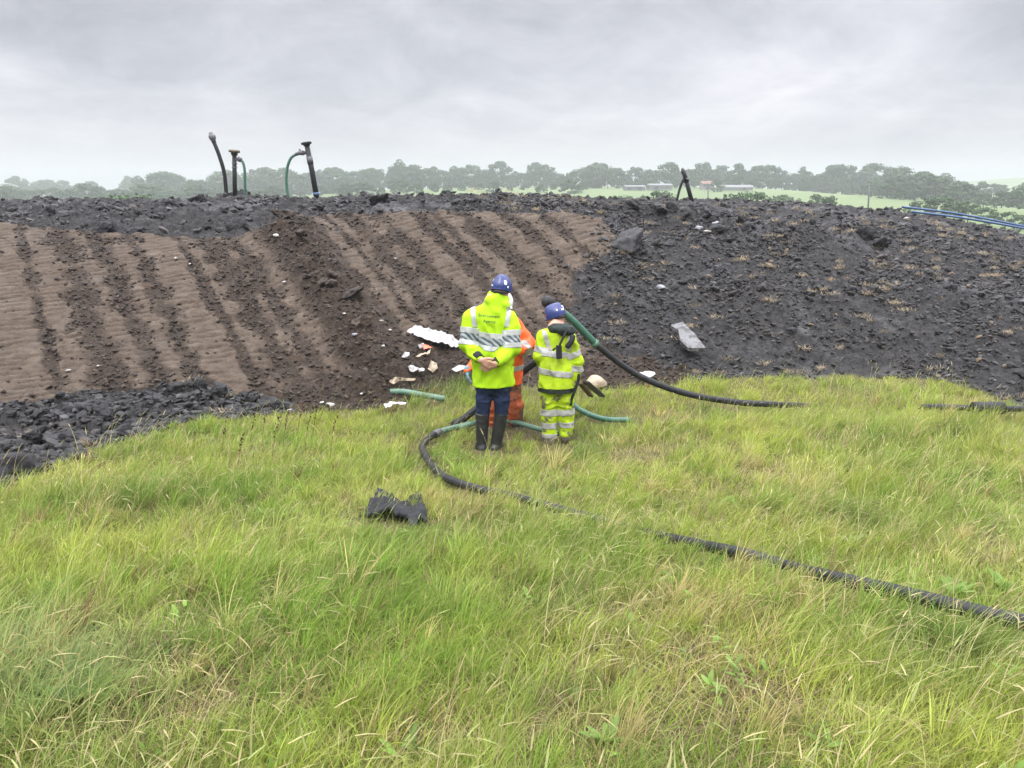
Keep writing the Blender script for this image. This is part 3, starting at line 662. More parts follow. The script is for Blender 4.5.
class Batch:
    def __init__(s): s.V, s.Q, s.T, s.C, s.n = [], [], [], [], 0
    def add(s, V, Q, T, C):
        s.V.append(V); s.Q.append(Q+s.n); s.T.append(T+s.n); s.C.append(C); s.n += len(V)
    def mesh(s, name):
        me = np_mesh(name, np.vstack(s.V), np.vstack(s.Q), np.vstack(s.T)); add_tint(me, np.vstack(s.C)); return me
FEET = [unproj(482,449,8.0)[:2], unproj(497,449,8.0)[:2], unproj(549,443,8.3)[:2], unproj(566,440,8.3)[:2], unproj(490,428,8.8)[:2], unproj(514,428,8.8)[:2]]
COAT = ground_pt(397, 524)
SPOTS = [(880,446,.75,.30,'d'),(960,440,.5,.2,'d'),(425,402,.42,.36,'d'),(448,392,.3,.25,'d'),(15,385,.3,.1,'y'),(140,505,.5,.1,'d'),(60,690,.35,.12,'b'),(20,660,.4,.12,'b'),(940,660,.4,.12,'d'),
         (960,250,.1,0,'y'),(230,640,.35,.1,'l'),(620,520,.6,.1,'l'),(400,600,.6,.1,'l'),(830,520,.6,.06,'d'),(560,600,.4,.05,'d')]
DRY = [(215,706,.22),(740,700,.28),(690,610,.30),(480,505,.45),(640,455,.5),(660,420,.35),(500,425,.5),(700,660,.25),(830,610,.25),(420,740,.2),(590,740,.22),(1000,560,.4),(760,475,.4),(30,500,.15),(560,470,.35)]
def build_grass():
    def field(n, pw=1.35):
        y = 1.0+(RNG.uniform(0, 1, n)**pw)*11.6; x = RNG.uniform(-1, 1, n)*(y*.80+1.2)
        b_, tf = zones(x, y); return x[tf], y[tf]
    SP = [(ground_pt(a, b), R, hl, kd) for a, b, R, hl, kd in SPOTS]; DR = [(ground_pt(a, b), R) for a, b, R in DRY]
    def dryness(x, y):
        d = np.clip(fbm(x*.75, y*.75, 204, 4)*1.5-.25, 0, .8)
        for q, R in DR: d = np.maximum(d, np.exp(-((x-q[0])**2+(y-q[1])**2)/(R*R)))
        return d
    def lenmod(x, y):
        m = np.ones(len(x)); near = np.full(len(x), 9.)
        for P in HOSES: near = np.minimum(near, polydist(x, y, [tuple(p[:2]) for p in P[::3]]+[tuple(P[-1][:2])]))
        hm = .30+1.0*np.clip(fbm(x*2.5, y*2.5, 300, 2)+.12, 0, 1); m *= np.where(near < .16, np.clip(hm+.12, .38, 1), 1); m[(near < .05) & (RNG.uniform(0, 1, len(x)) < .8)] = 0
        for f in FEET: m *= np.where(np.hypot(x-f[0], (y-f[1]+.25)*.6) < .26, .45, 1)
        m *= np.where(np.hypot((x-COAT[0])/.34, (y-COAT[1])/.24) < 1, .2, 1); m *= np.where(np.hypot((x-COAT[0])/.32, (y-COAT[1]+.28)/.16) < 1, .6, 1)
        return m*np.clip(.6+polydist(x, y, GE)*1.1, 0, 1)
    lush = np.array((.150, .275, .038)); yel = np.array((.35, .40, .070)); pale = np.array((.41, .46, .13)); straw = np.array((.54, .45, .20)); dark = np.array((.075, .155, .030)); brn = np.array((.20, .125, .07)); blu = np.array((.22, .30, .15))
    def colour(x, y, dry, jit=.16):
        n = len(x); hue = fbm(x*.7, y*.7, 202, 4); h2 = fbm(x*1.3+9, y*1.3, 205, 4)
        a = np.clip(.50+.95*hue+RNG.normal(0, jit, n)+.30*sstep(-1, 3, x)*sstep(3, 8, y), 0, 1)[:, None]; c = lush*(1-a)+yel*a
        u = np.clip(1.1*h2+RNG.normal(0, jit, n), 0, 1)[:, None]; c = c*(1-u*.8)+pale*u*.8
        dk = (np.clip(fbm(x*.55+40, y*.55, 208, 4)*1.6-.15, 0, .75)*RNG.uniform(.6, 1, n))[:, None]; c = c*(1-dk)+np.array((.085, .185, .028))*dk
        for q, R, hl, kd in SP:
            cc, am = {'d': (dark, .85), 'b': (blu, .8), 'l': (lush, .7), 'y': (yel, .6)}[kd]
            w = (np.exp(-((x-q[0])**2+(y-q[1])**2)/(R*R))*am*RNG.uniform(.5, 1, n))[:, None]; c = c*(1-w)+cc*w
        k = RNG.uniform(0, 1, n); w = k < .045+.48*dry; c[w] = straw*RNG.uniform(.55, 1.1, (w.sum(), 1)); w2 = k > .975-.10*dry; c[w2] = brn
        return c, w
    gz = lambda x, y: base_z(x, y)+.035*fbm(x*1.4, y*1.4, 61, 3)-.01
    wind = lambda x, y: .1+1.4*vnoise(x*.5, y*.5, 400)
    B = Batch()
    def emit(x, y, z, L, W, az, th0, bend, face, c, s=(4, 3, 2)):
        tip = c*.72+np.array((.38, .41, .09))*.28*np.clip(c.mean(1)/.2, .3, 1.2)[:, None]
        for cond, sg in ((y < 4.2, s[0]), ((y >= 4.2) & (y < 7), s[1]), (y >= 7, s[2])):
            i = np.where(cond & (L > .02))[0]
            if len(i): B.add(*blade_arrays(np.stack([x, y, z], 1)[i], L[i], (W*np.where(y > 6, 1.3, np.clip(.45+.16*y, .68, 1)))[i], az[i], th0[i], bend[i], face[i], c[i], sg, tipcol=tip[i]))
    # low sward, leaning every way
    x, y = field(480000); dry = dryness(x, y); n = len(x); keep = (RNG.uniform(0, 1, n) > .45*dry) & (RNG.uniform(0, 1, n) < np.clip(.80+1.2*fbm(x*5, y*5, 223, 2), .18, 1)); x, y, dry = x[keep], y[keep], dry[keep]; n = len(x)
    pt = fbm(x*.9, y*.9, 201, 4); c, st = colour(x, y, dry); c *= RNG.uniform(.5, 1.35, n)[:, None]*np.clip(1+.5*fbm(x*4, y*4, 222, 2), .6, 1.3)[:, None]
    L = (.065+.09*RNG.uniform(0, 1, n)+.09*np.clip(pt+.1, 0, 1))*lenmod(x, y)*(1-.35*dry)
    emit(x, y, gz(x, y), L, RNG.uniform(.0026, .0062, n), np.where(RNG.uniform(0, 1, n) < .4, RNG.normal(0, .8, n)+wind(x, y), RNG.uniform(0, 6.283, n)), np.abs(RNG.normal(.35, .35, n)), np.abs(RNG.normal(.9, .6, n)), RNG.uniform(0, 6.283, n), c)
    # tufts: each a fan of leaves of one kind
    tx, ty = field(13500); dry = dryness(tx, ty); pt = fbm(tx*1.1, ty*1.1, 211, 4); ok = RNG.uniform(0, 1, len(tx)) < np.clip(.55+1.5*pt-.3*dry, .08, 1); tx, ty, dry, pt = tx[ok], ty[ok], dry[ok], pt[ok]; m = len(tx)
    th = (.10+.18*RNG.uniform(0, 1, m)**1.6+.10*np.clip(pt, 0, 1)); tr = RNG.uniform(.015, .055, m); kind, _ = colour(tx, ty, dry*.8, .26)
    for q, R, hl, kd in SP: th = th+hl*np.exp(-((tx-q[0])**2+(ty-q[1])**2)/(R*R))*RNG.uniform(.5, 1, m)
    th *= lenmod(tx, ty)*np.clip(.62+.09*ty, .7, 1); nb = (18+26*RNG.uniform(0, 1, m)).astype(int); i = np.repeat(np.arange(m), nb); n = len(i); a = RNG.uniform(0, 6.283, n); r = tr[i]*np.sqrt(RNG.uniform(0, 1, n))
    x = tx[i]+r*np.cos(a); y = ty[i]+r*np.sin(a); w = wind(x, y); lx = np.cos(a)*.8+np.cos(w)*.75; ly = np.sin(a)*.8+np.sin(w)*.75
    c = kind[i]*RNG.uniform(.65, 1.3, (n, 1))*RNG.uniform(.7, 1.2, m)[i][:, None]; dd = RNG.uniform(0, 1, n) < .06; c[dd] = straw*.8
    emit(x, y, gz(x, y), th[i]*RNG.uniform(.55, 1.2, n), RNG.uniform(.0022, .0056, n)*(.8+.5*RNG.uniform(0, 1, m)[i]), np.arctan2(ly, lx)+RNG.normal(0, .25, n), np.abs(RNG.normal(.10, .22, n))+r*5, np.abs(RNG.normal(1.0, .6, n)), RNG.uniform(0, 6.283, n), c, (5, 4, 3))
    # dead thatch lying flat
    x, y = field(170000, 1.3); n = len(x); cc = np.where((RNG.uniform(0, 1, n) < .65)[:, None], np.array((.40, .32, .17))[None], np.array((.20, .20, .07))[None])*RNG.uniform(.45, 1.1, (n, 1))
    B.add(*blade_arrays(np.stack([x, y, gz(x, y)+.01], 1), RNG.uniform(.06, .18, n)*np.clip(lenmod(x, y)+.3, 0, 1), RNG.uniform(.002, .004, n), RNG.uniform(0, 6.28, n), RNG.uniform(.7, 1.4, n), RNG.uniform(.1, .5, n), RNG.uniform(0, 6.28, n), cc, 2))
    # flowering stems arching with the wind, with seed heads
    x, y = field(24000, 1.5); cl = fbm(x*.8, y*.8, 500, 3); ok = (RNG.uniform(0, 1, len(x)) < .30+1.0*cl) & (polydist(x, y, GE) > .1) & (np.hypot(x-COAT[0], y-COAT[1]) > .42)
    for f in FEET: ok &= np.hypot(x-f[0], (y-f[1]+.3)*.5) > .25
    x, y = x[ok], y[ok]; n = len(x); z = gz(x, y)
    cc = np.where((RNG.uniform(0, 1, n) < .6)[:, None], np.array((.50, .43, .22))[None], np.array((.36, .40, .15))[None])*RNG.uniform(.75, 1.1, (n, 1))
    L = RNG.uniform(.25, .52, n)*np.clip(lenmod(x, y)+.2, 0, 1); az = RNG.normal(.05, .8, n)+wind(x, y); th0 = np.abs(RNG.normal(.15, .2, n)); bend = RNG.uniform(.4, 2.1, n)
    W = RNG.uniform(.0018, .0030, n)*np.where(y > 5, 1.5, 1); B.add(*blade_arrays(np.stack([x, y, z], 1), L, W, az, th0, bend, RNG.uniform(0, 6.28, n), cc, 7))
    t_ = th0.copy(); p = np.stack([x, y, z], 1)
    for k in range(6):
        p = p+np.stack([np.cos(az)*np.sin(t_), np.sin(az)*np.sin(t_), np.cos(t_)], 1)*(L/7)[:, None]; t_ = t_+bend/7
    hl = RNG.uniform(.05, .10, n)
    for fc in (0, 1.6): B.add(*blade_arrays(p, hl, RNG.uniform(.0030, .0055, n)*np.where(y > 5, 1.4, 1), az, t_, bend*.3, np.full(n, fc)+az, cc*.95, 3))
    tag(link("grass", B.mesh("grass"), M_GRASS), "long rough meadow grass, green to straw coloured, in front of the mound", "grass", kind="stuff")
    # low broad leaved weeds in the sward
    B = Batch(); x, y = field(1500, 1.25); ok = (y < 9) & ((RNG.uniform(0, 1, len(x)) < .22+fbm(x, y, 600, 2)) | ((x > 1.2) & (y < 4.5) & (RNG.uniform(0, 1, len(x)) < .5))); x, y = x[ok], y[ok]; z = gz(x, y); lm = lenmod(x, y)
    for i in range(len(x)):
        if lm[i] < .5: continue
        n = RNG.integers(4, 9); s = RNG.uniform(.025, .065); a = RNG.uniform(0, 6.28, n); g = np.array((.17, .27, .055))*RNG.uniform(.5, 1.25)
        B.add(*blade_arrays(np.tile((x[i], y[i], z[i]+RNG.uniform(.02, .06)), (n, 1))+RNG.normal(0, .018, (n, 3)), RNG.uniform(.7, 1.2, n)*s, np.full(n, s*.36), a, RNG.uniform(.4, 1.2, n), RNG.uniform(.3, 1., n), a+1.57+RNG.normal(0, .4, n), np.tile(g, (n, 1))*RNG.uniform(.7, 1.25, (n, 1)), 5, leaf=True))
    tag(link("weeds", B.mesh("weeds"), M_GRASS), "low broad leaved weeds scattered through the grass", "weeds", kind="stuff")
    # straw tufts caught in the black clay
    B = Batch()
    T = [(x, y) for x, y in zip(*region_sample(1100, -1, 14, 10, 21))]+[(x, y) for x, y in zip(*region_sample(160, -9, -2, 6, 11))]
    bx = np.array(T); b_, tf = zones(bx[:, 0], bx[:, 1]); cl = fbm(bx[:, 0]*.8, bx[:, 1]*.8, 700, 2); bx = bx[~b_ & ~tf & (RNG.uniform(0, 1, len(bx)) < .30+.6*cl)]
    zz = terrain(bx[:, 0], bx[:, 1])
    for i in range(len(bx)):
        n = RNG.integers(24, 60); s = RNG.uniform(.03, .08); g = np.array((.46, .37, .24))*RNG.uniform(.5, 1.15)
        if RNG.uniform() < .12 and bx[i, 0] < -1: g = np.array((.22, .27, .07))
        B.add(*blade_arrays(np.tile((bx[i, 0], bx[i, 1], zz[i]+.03), (n, 1))+np.array((0, -.03, .02))+RNG.normal(0, 1, (n, 3))*np.array((s, s*.6, .015)), RNG.uniform(.04, .11, n), np.full(n, .008), RNG.uniform(0, 6.28, n), RNG.uniform(.5, 1.4, n), RNG.uniform(0, .8, n), RNG.uniform(0, 6.28, n), np.tile(g, (n, 1))*RNG.uniform(.6, 1.2, (n, 1)), 2))
    tag(link("dry_grass", B.mesh("dry_grass"), M_GRASS), "wisps of dead straw coloured grass caught in the black clay", "dry grass", kind="stuff")
    # docks: large leaved plants that can be told apart
    def dock(px, py, s, n, label, col=(.12, .22, .04)):
        q = ground_pt(px, py); b = Batch(); a = np.arange(n)*2.4+RNG.uniform(0, 1); g = np.array(col)
        b.add(*blade_arrays(np.tile((0, 0, 0.), (n, 1)), s*RNG.uniform(.7, 1.15, n), s*RNG.uniform(.22, .30, n), a, RNG.uniform(.35, .8, n), RNG.uniform(.3, 1.1, n), a+1.57+RNG.normal(0, .25, n), np.tile(g, (n, 1))*RNG.uniform(.8, 1.25, (n, 1)), 8, leaf=True))
        o = link("dock_plant", b.mesh("dock_plant"), M_GRASS); o.location = (q[0], q[1], float(base_z(q[0], q[1]))+.03); tag(o, label, "plant")
    dock(952,603,.13,12,"broad leaved dock growing against the black hose at the right edge",(.15,.25,.05)); dock(1002,598,.13,9,"dock plant at the right edge just above the hose end",(.15,.24,.05)); dock(903,614,.11,8,"small dock with one upright leaf in front of the black hose")
    dock(850,550,.11,9,"pale weed with bent leaves behind the black hose on the right",(.26,.33,.14)); dock(606,752,.10,10,"rounded leafy weed at the bottom edge right of centre",(.16,.26,.06)); dock(60,600,.10,9,"leafy dock low in the grass at the left"); dock(75,715,.12,9,"dock with dark leaves near the bottom left corner",(.09,.18,.05))
    # sorrel stalks with rusty seed heads
    for px, py in ((250,455),(262,448),(283,452),(297,444),(305,456),(272,470),(222,462),(313,440),(238,476),(330,462)):
        q = ground_pt(px, py); b = Batch(); h = RNG.uniform(.38, .55); n = 16; t = RNG.uniform(.55, 1, n)
        b.add(*blade_arrays(np.zeros((1, 3)), np.array([h]), np.array([.006]), np.array([.2]), np.array([.1]), np.array([.25]), np.array([0.]), np.array([[.16, .10, .05]]), 5))
        b.add(*blade_arrays(np.stack([.2*h*t**1.5+RNG.normal(0, .006, n), RNG.normal(0, .006, n), t*h*.97], 1), np.full(n, .022), np.full(n, .014), RNG.uniform(0, 6.28, n), np.full(n, .4), np.full(n, .2), RNG.uniform(0, 6.28, n), np.tile((.075, .032, .022), (n, 1)), 2))
        o = link("sorrel_stalk", b.mesh("sorrel_stalk"), M_GRASS); o.location = (q[0], q[1], float(base_z(q[0], q[1]))); tag(o, "thin sorrel stalk with rusty brown seed head in the left grass", "plant", "sorrel stalks in the left grass")
build_grass()
# ------------------------------------------------------------------ figures: smooth blended volumes turned into one continuous skin
class Sdf:
    def __init__(s, lo, hi, h):
        s.h = h; s.lo = np.array(lo, float); s.ax = [np.arange(lo[i], hi[i]+h, h) for i in range(3)]
        s.v = np.full([len(a) for a in s.ax], .5)
    def _box(s, lo, hi):
        sl = []
        for i in range(3):
            a = np.searchsorted(s.ax[i], lo[i]); b = np.searchsorted(s.ax[i], hi[i]); sl.append(slice(max(a-1, 0), b+1))
        g = [s.ax[i][sl[i]] for i in range(3)]
        return tuple(sl), g[0][:, None, None], g[1][None, :, None], g[2][None, None, :]
    def _join(s, sl, d, k):
        a = s.v[sl]
        if k <= 0: s.v[sl] = np.minimum(a, d)
        else:
            h = np.clip(.5+.5*(a-d)/k, 0, 1); s.v[sl] = a*(1-h)+d*h-k*h*(1-h)
        return s
    def cone(s, a, b, ra, rb, k=.03, sy=1., sub=False):
        a = np.array(a, float); b = np.array(b, float); m = max(ra, rb)+max(k, .02)+.04
        sl, X, Y, Z = s._box(np.minimum(a, b)-m, np.maximum(a, b)+m)
        yc = a[1]; Y = (Y-yc)/sy; ab = (b-a)/np.array((1, sy, 1)); px, py, pz = X-a[0], Y, Z-a[2]
        t = np.clip((px*ab[0]+py*ab[1]+pz*ab[2])/(ab@ab+1e-12), 0, 1)
        d = np.sqrt((px-t*ab[0])**2+(py-t*ab[1])**2+(pz-t*ab[2])**2)-(ra+(rb-ra)*t)
        d = d*min(1, sy if sy < 1 else 1)
        if sub:
            s.v[sl] = np.maximum(s.v[sl], -d); return s
        return s._join(sl, d, k)
    def chain(s, P, R, k=.03, sy=1.):
        for i in range(len(P)-1): s.cone(P[i], P[i+1], R[i], R[i+1], k, sy)
        return s
    def ell(s, c, r, k=.03, R=None, sub=False):
        c = np.array(c, float); r = np.array(r, float); m = r.max()+max(k, .02)+.03
        sl, X, Y, Z = s._box(c-m, c+m); x, y, z = X-c[0], Y-c[1], Z-c[2]
        if R is not None:
            R = np.array(R); x, y, z = [R[0, i]*x+R[1, i]*y+R[2, i]*z for i in range(3)]
        k0 = np.sqrt((x/r[0])**2+(y/r[1])**2+(z/r[2])**2); k1 = np.sqrt((x/r[0]**2)**2+(y/r[1]**2)**2+(z/r[2]**2)**2)
        d = k0*(k0-1)/(k1+1e-9)
        if sub:
            s.v[sl] = np.maximum(s.v[sl], -d); return s
        return s._join(sl, d, k)
    def cut(s, o, n):
        X, Y, Z = s.ax[0][:, None, None], s.ax[1][None, :, None], s.ax[2][None, None, :]
        s.v = np.maximum(s.v, (X-o[0])*n[0]+(Y-o[1])*n[1]+(Z-o[2])*n[2]); return s
    def folds(s, amp, sc, seed=0, st=(1, 1, 1)):
        X, Y, Z = np.meshgrid(*s.ax, indexing='ij'); m = np.abs(s.v) < .06
        x, y, z = X[m]*sc*st[0], Y[m]*sc*st[1], Z[m]*sc*st[2]
        wx = noise3(x*.6, y*.6, z*.6, seed+9)*1.2
        s.v[m] += amp*(np.abs(noise3(x+wx, y, z+wx, seed))*2-.6+.5*noise3(x*2.1, y*2.1+wx, z*2.1, seed+1)); return s
    def arrays(s):
        v = s.v.copy()
        v[0] = v[-1] = .1; v[:, 0] = v[:, -1] = .1; v[:, :, 0] = v[:, :, -1] = .1
        ins = v < 0; nx, ny, nz = v.shape
        c = [ins[a:nx-1+a, b:ny-1+b, d:nz-1+d] for a in (0, 1) for b in (0, 1) for d in (0, 1)]
        cnt = sum(x.astype(np.int8) for x in c); act = (cnt > 0) & (cnt < 8)
        I = np.argwhere(act); idx = np.full(act.shape, -1, np.int64); idx[act] = np.arange(len(I))
        acc = np.zeros((len(I), 3)); num = np.zeros(len(I))
        cor = [(a, b, d) for a in (0, 1) for b in (0, 1) for d in (0, 1)]
        for p in range(8):
            for q in range(p+1, 8):
                df = np.abs(np.array(cor[p])-np.array(cor[q]))
                if df.sum() != 1: continue
                va = v[tuple((I+np.array(cor[p])).T)]; vb = v[tuple((I+np.array(cor[q])).T)]
                m = (va < 0) != (vb < 0); t = np.where(m, va/np.where(m, va-vb, 1), 0)
                acc[m] += (np.array(cor[p])+t[:, None]*(np.array(cor[q])-np.array(cor[p])))[m]; num[m] += 1
        V = s.lo+s.h*(I+acc/num[:, None])
        Q = []
        for ax in range(3):
            o = [a for a in range(3) if a != ax]
            A = [slice(1, -1)]*3; Bs = [slice(1, -1)]*3; A[ax] = slice(0, -1); Bs[ax] = slice(1, None)
            sa = ins[tuple(A)]; sb = ins[tuple(Bs)]; E = np.argwhere(sa != sb); flip = sa[tuple(E.T)]
            E = E.copy(); E[:, o[0]] += 1; E[:, o[1]] += 1
            e = np.zeros(3, int); f = np.zeros(3, int); e[o[0]] = 1; f[o[1]] = 1
            g = lambda P: idx[tuple(P.T)]
            q = np.stack([g(E), g(E-e), g(E-e-f), g(E-f)], 1)
            fl = flip if ax != 1 else ~flip
            q[~fl] = q[~fl][:, ::-1]; Q.append(q)
        return V, np.vstack(Q)
    def mesh(s, name):
        V, Q = s.arrays(); return np_mesh(name, V, Q)
def strip(me_src, name, planes, keep=None, off=.004, box=None):
    """the piece of a garment between planes, lifted off it: tapes, cuffs, stickers"""
    bm = bmesh.new(); bm.from_mesh(me_src); bm.normal_update()
    for o, n in planes:       # keeps the side the normal points to
        g = bm.verts[:]+bm.edges[:]+bm.faces[:]
        bmesh.ops.bisect_plane(bm, geom=g, plane_co=o, plane_no=n, clear_inner=True)
    if keep is not None:
        bmesh.ops.delete(bm, geom=[f for f in bm.faces if not keep(f.calc_center_median())], context='FACES')
    bm.normal_update()
    if len(bm.faces):
        for v in bm.verts: v.co += v.normal*off
        ex = bmesh.ops.extrude_face_region(bm, geom=bm.faces[:])
        inner = [v for v in ex['geom'] if isinstance(v, bmesh.types.BMVert)]
        nm = {v: v.normal.copy() for v in inner}
        for v in inner: v.co -= nm[v]*off*1.3
    me = bpy.data.meshes.new(name); bm.normal_update(); bm.to_mesh(me); bm.free()
    me.polygons.foreach_set("use_smooth", np.ones(len(me.polygons), bool)); return me
def rot(yaw, pitch, roll=0):
    return Matrix.Rotation(yaw, 3, 'Z') @ Matrix.Rotation(roll, 3, 'Y') @ Matrix.Rotation(pitch, 3, 'X')
def add_head(s, c, R, sc=1.):
    """head looking along local +y; c is the centre of the skull"""
    c = np.array(c, float); Rm = np.array(R); P = lambda x, y, z: c+Rm @ (np.array((x, y, z))*sc)
    s.ell(P(0, -.005, .015), np.array((.075, .098, .092))*sc, .02, Rm)
    s.ell(P(0, .028, -.045), np.array((.060, .066, .075))*sc, .03, Rm)
    s.cone(P(0, .075, -.095), P(0, .085, -.10), .022*sc, .02*sc, .02)              # chin
    s.cone(P(0, .092, .0), P(0, .112, -.035), .010*sc, .016*sc, .012)              # nose
    s.cone(P(-.02, .090, -.065), P(.02, .090, -.065), .008*sc, .008*sc, .008)       # mouth
    s.cone(P(-.04, .082, .012), P(.04, .082, .012), .012*sc, .012*sc, .012)        # brow
    for x in (-1, 1):
        s.ell(P(x*.078, -.005, -.02), np.array((.010, .022, .034))*sc, .008, Rm)
        s.ell(P(x*.032, .082, -.008), np.array((.016, .012, .012))*sc, .006, Rm)
    s.cone(P(0, -.01, -.08), P(0, -.03, -.17), .055*sc, .058*sc, .03)
    return P
def add_hand(s, w, d, n, thumb, curl=.5, sc=1.):
    """hand from wrist w along d, palm facing n, thumb on side 'thumb'; five separate bent fingers"""
    w = np.array(w, float); d = np.array(d, float); d /= np.linalg.norm(d); n = np.array(n, float); n -= d*(n@d); n /= np.linalg.norm(n)
    t = np.array(thumb, float); t -= d*(t@d)+n*(t@n); t /= np.linalg.norm(t)
    lens = [.070, .080, .074, .058]; offs = [.030, .010, -.011, -.031]
    for L, o in zip(lens, offs):
        k0 = w+d*.085*sc+t*o*sc; s.cone(w+t*o*.5*sc, k0, .016*sc, .0125*sc, .012)
        p = k0; a = curl*.5; r = .0098*sc
        for j, f in enumerate((.45, .32, .23)):
            q = p+(d*math.cos(a)+n*math.sin(a))*L*f*sc; s.cone(p, q, r, r*.9, .004); p = q; a += curl; r *= .9
    p = w+d*.02*sc+t*.02*sc; dirs = [(d*.75+t*.65), (d*.9+t*.35+n*.3), (d*.9+n*.5)]
    r = .014*sc
    for v, L in zip(dirs, (.042, .032, .026)):
        v = v/np.linalg.norm(v); q = p+v*L*sc; s.cone(p, q, r, r*.88, .006); p = q; r *= .88
M_SKIN = mat("skin", (.50, .29, .21), (.42, .23, .16), 14, .5, .1, 120, .001)
M_HIVIS = mat("fluorescent yellow fabric", (.35, .57, .009), (.31, .52, .009), 5, .75, .25, 40, .006, spec=.2)
M_HIVIS2 = mat("worn fluorescent yellow fabric", (.37, .51, .011), (.32, .46, .015), 5, .75, .4, 25, .012, spec=.2, c3=(.24, .29, .04), s3=5, lo3=.52, hi3=.8)
M_TROU2 = mat("muddy fluorescent trousers", (.37, .51, .011), (.32, .46, .015), 5, .8, .25, 40, .006, spec=.2, c3=(.12, .10, .07), s3=6, lo3=.53, hi3=.60)
M_ORANGE = mat("orange waterproof", (.75, .11, .018), (.65, .085, .014), 6, .5, .3, 30, .008, spec=.4)
M_ORANGED = mat("muddy orange waterproof", (.42, .085, .025), (.30, .07, .03), 5, .6, .3, 30, .008, c3=(.055, .045, .03), s3=4, lo3=.48, hi3=.56)
M_TAPE = mat("pale reflective tape", (.40, .415, .40), (.33, .345, .335), 12, .4, .05, 90, .001)
M_TAPE2 = mat("worn reflective tape", (.36, .36, .34), (.28, .28, .265), 12, .5, .05, 90, .001, c3=(.2, .18, .14), s3=6, lo3=.6, hi3=.7)
def hatch():
    k = NT("hatched reflective tape"); tc = k.n('ShaderNodeTexCoord').outputs['Object']; w = k.n('ShaderNodeTexWave', Scale=9.); w.wave_type = 'BANDS'; w.bands_direction = 'DIAGONAL'; k.l(tc, w.inputs['Vector'])
    k.l(k.mix(k.ramp(w.outputs['Fac'], .45, .55), (.05, .065, .07), (.24, .27, .28)), k.b.inputs['Base Color']); k.b.inputs['Roughness'].default_value = .4; return k.m
M_HATCH = hatch()
M_NAVY = mat("navy trousers", (.010, .018, .045), (.016, .026, .06), 9, .8, .3, 60, .005, spec=.2)
M_BOOT = mat("black rubber boot", (.012, .013, .014), (.022, .022, .022), 9, .4, .15, 30, .004, c3=(.09, .075, .05), s3=7, lo3=.62, hi3=.72)
M_MUDBOOT = mat("muddy boot", (.06, .05, .04), (.10, .085, .06), 12, .8, .4, 40, .006)
M_BLACKF = mat("black fabric", (.012, .013, .015), (.022, .023, .025), 9, .85, .3, 50, .006, spec=.25)
M_HOOD = mat("dark green grey fleece", (.020, .028, .026), (.03, .04, .037), 12, .9, .4, 70, .005, spec=.2)
M_HELM = mat("blue helmet shell", (.018, .030, .125), (.025, .038, .15), 4, .28, spec=.5)
M_STICK = mat("white sticker", (.80, .82, .84), (.75, .77, .80), 20, .4)
M_GLOVE = mat("grey blue glove", (.12, .24, .27), (.09, .18, .2), 20, .7, .2, 60, .003)
M_INK = mat("dark green print", (.03, .11, .03), rough=.7)
M_WHITEH = mat("white mask", (.72, .73, .72), (.65, .66, .66), 9, .5)
M_HAIR = mat("brown hair", (.05, .03, .02), (.08, .05, .03), 30, .6, .4, 80, .004); M_EYE = mat("eye", (.03, .02, .015), rough=.1)
def helmet(parent, c, R, sc, mt, stickers):
    c = np.array(c, float); Rm = np.array(R); P = lambda x, y, z: c+Rm @ (np.array((x, y, z))*sc)
    h = .0065; s = Sdf(c-.21*sc, c+.21*sc, h)
    s.ell(P(0, 0, 0), np.array((.107, .132, .125))*sc, .0, Rm)
    s.cone(P(0, -.07, .095), P(0, .07, .10), .024*sc, .024*sc, .05)
    up = Rm @ np.array((0, 0, 1.)); s.cut(P(0, 0, -.035), -up)
    s.cone(P(-.07, .118, -.022), P(.07, .118, -.022), .012*sc, .012*sc, .02)   # peak
    for a in range(0, 360, 15):                                               # rolled rim
        a0, a1 = math.radians(a), math.radians(a+15)
        s.cone(P(.100*math.sin(a0), .126*math.cos(a0), -.034), P(.100*math.sin(a1), .126*math.cos(a1), -.034), .006*sc, .006*sc, .006)
    s.ell(P(0, 0, -.05), np.array((.094, .118, .10))*sc, 0, Rm, sub=True)
    me = s.mesh("helmet"); o = link("helmet", me, mt, parent)
    for (x, y, z, r1, r2) in stickers:
        q = P(x, y, z); dq = (q-c)/np.linalg.norm(q-c)
        keep = lambda p, q=q, r1=r1, r2=r2: abs((Rm.T @ (np.array(p)-q))[2]) < r2*sc and np.linalg.norm(np.array(p)-q) < r1*sc*1.4 and np.dot(np.array(p)-c, dq) > 0 and abs(np.linalg.norm((Rm.T @ (np.array(p)-q))[:2])) < r1*sc
        st = strip(me, "sticker", [], keep, .0025)
        if len(st.polygons): link("sticker", st, M_STICK, o)
    # chin strap and rear cradle
    tube("strap", [P(-.09, -.04, -.03), P(-.075, .0, -.09), P(-.03, .06, -.13), P(.03, .06, -.13), P(.075, .0, -.09), P(.09, -.04, -.03)], .007*sc, M_BLACKF, o, 6)
    tube("cradle", spline([P(-.088, .0, -.045), P(-.07, -.085, -.06), P(0, -.115, -.065), P(.07, -.085, -.06), P(.088, .0, -.045)], 4), .012*sc, M_BLACKF, o, 8)
    return o
def eyes(parent, P, sc=1.):
    for x in (-1, 1):
        bm = bmesh.new(); bmesh.ops.create_uvsphere(bm, u_segments=10, v_segments=8, radius=.009*sc, matrix=Matrix.Translation(P(x*.032, .090, -.008))); link("eye", bm_mesh("eye", bm, True), M_EYE, parent)
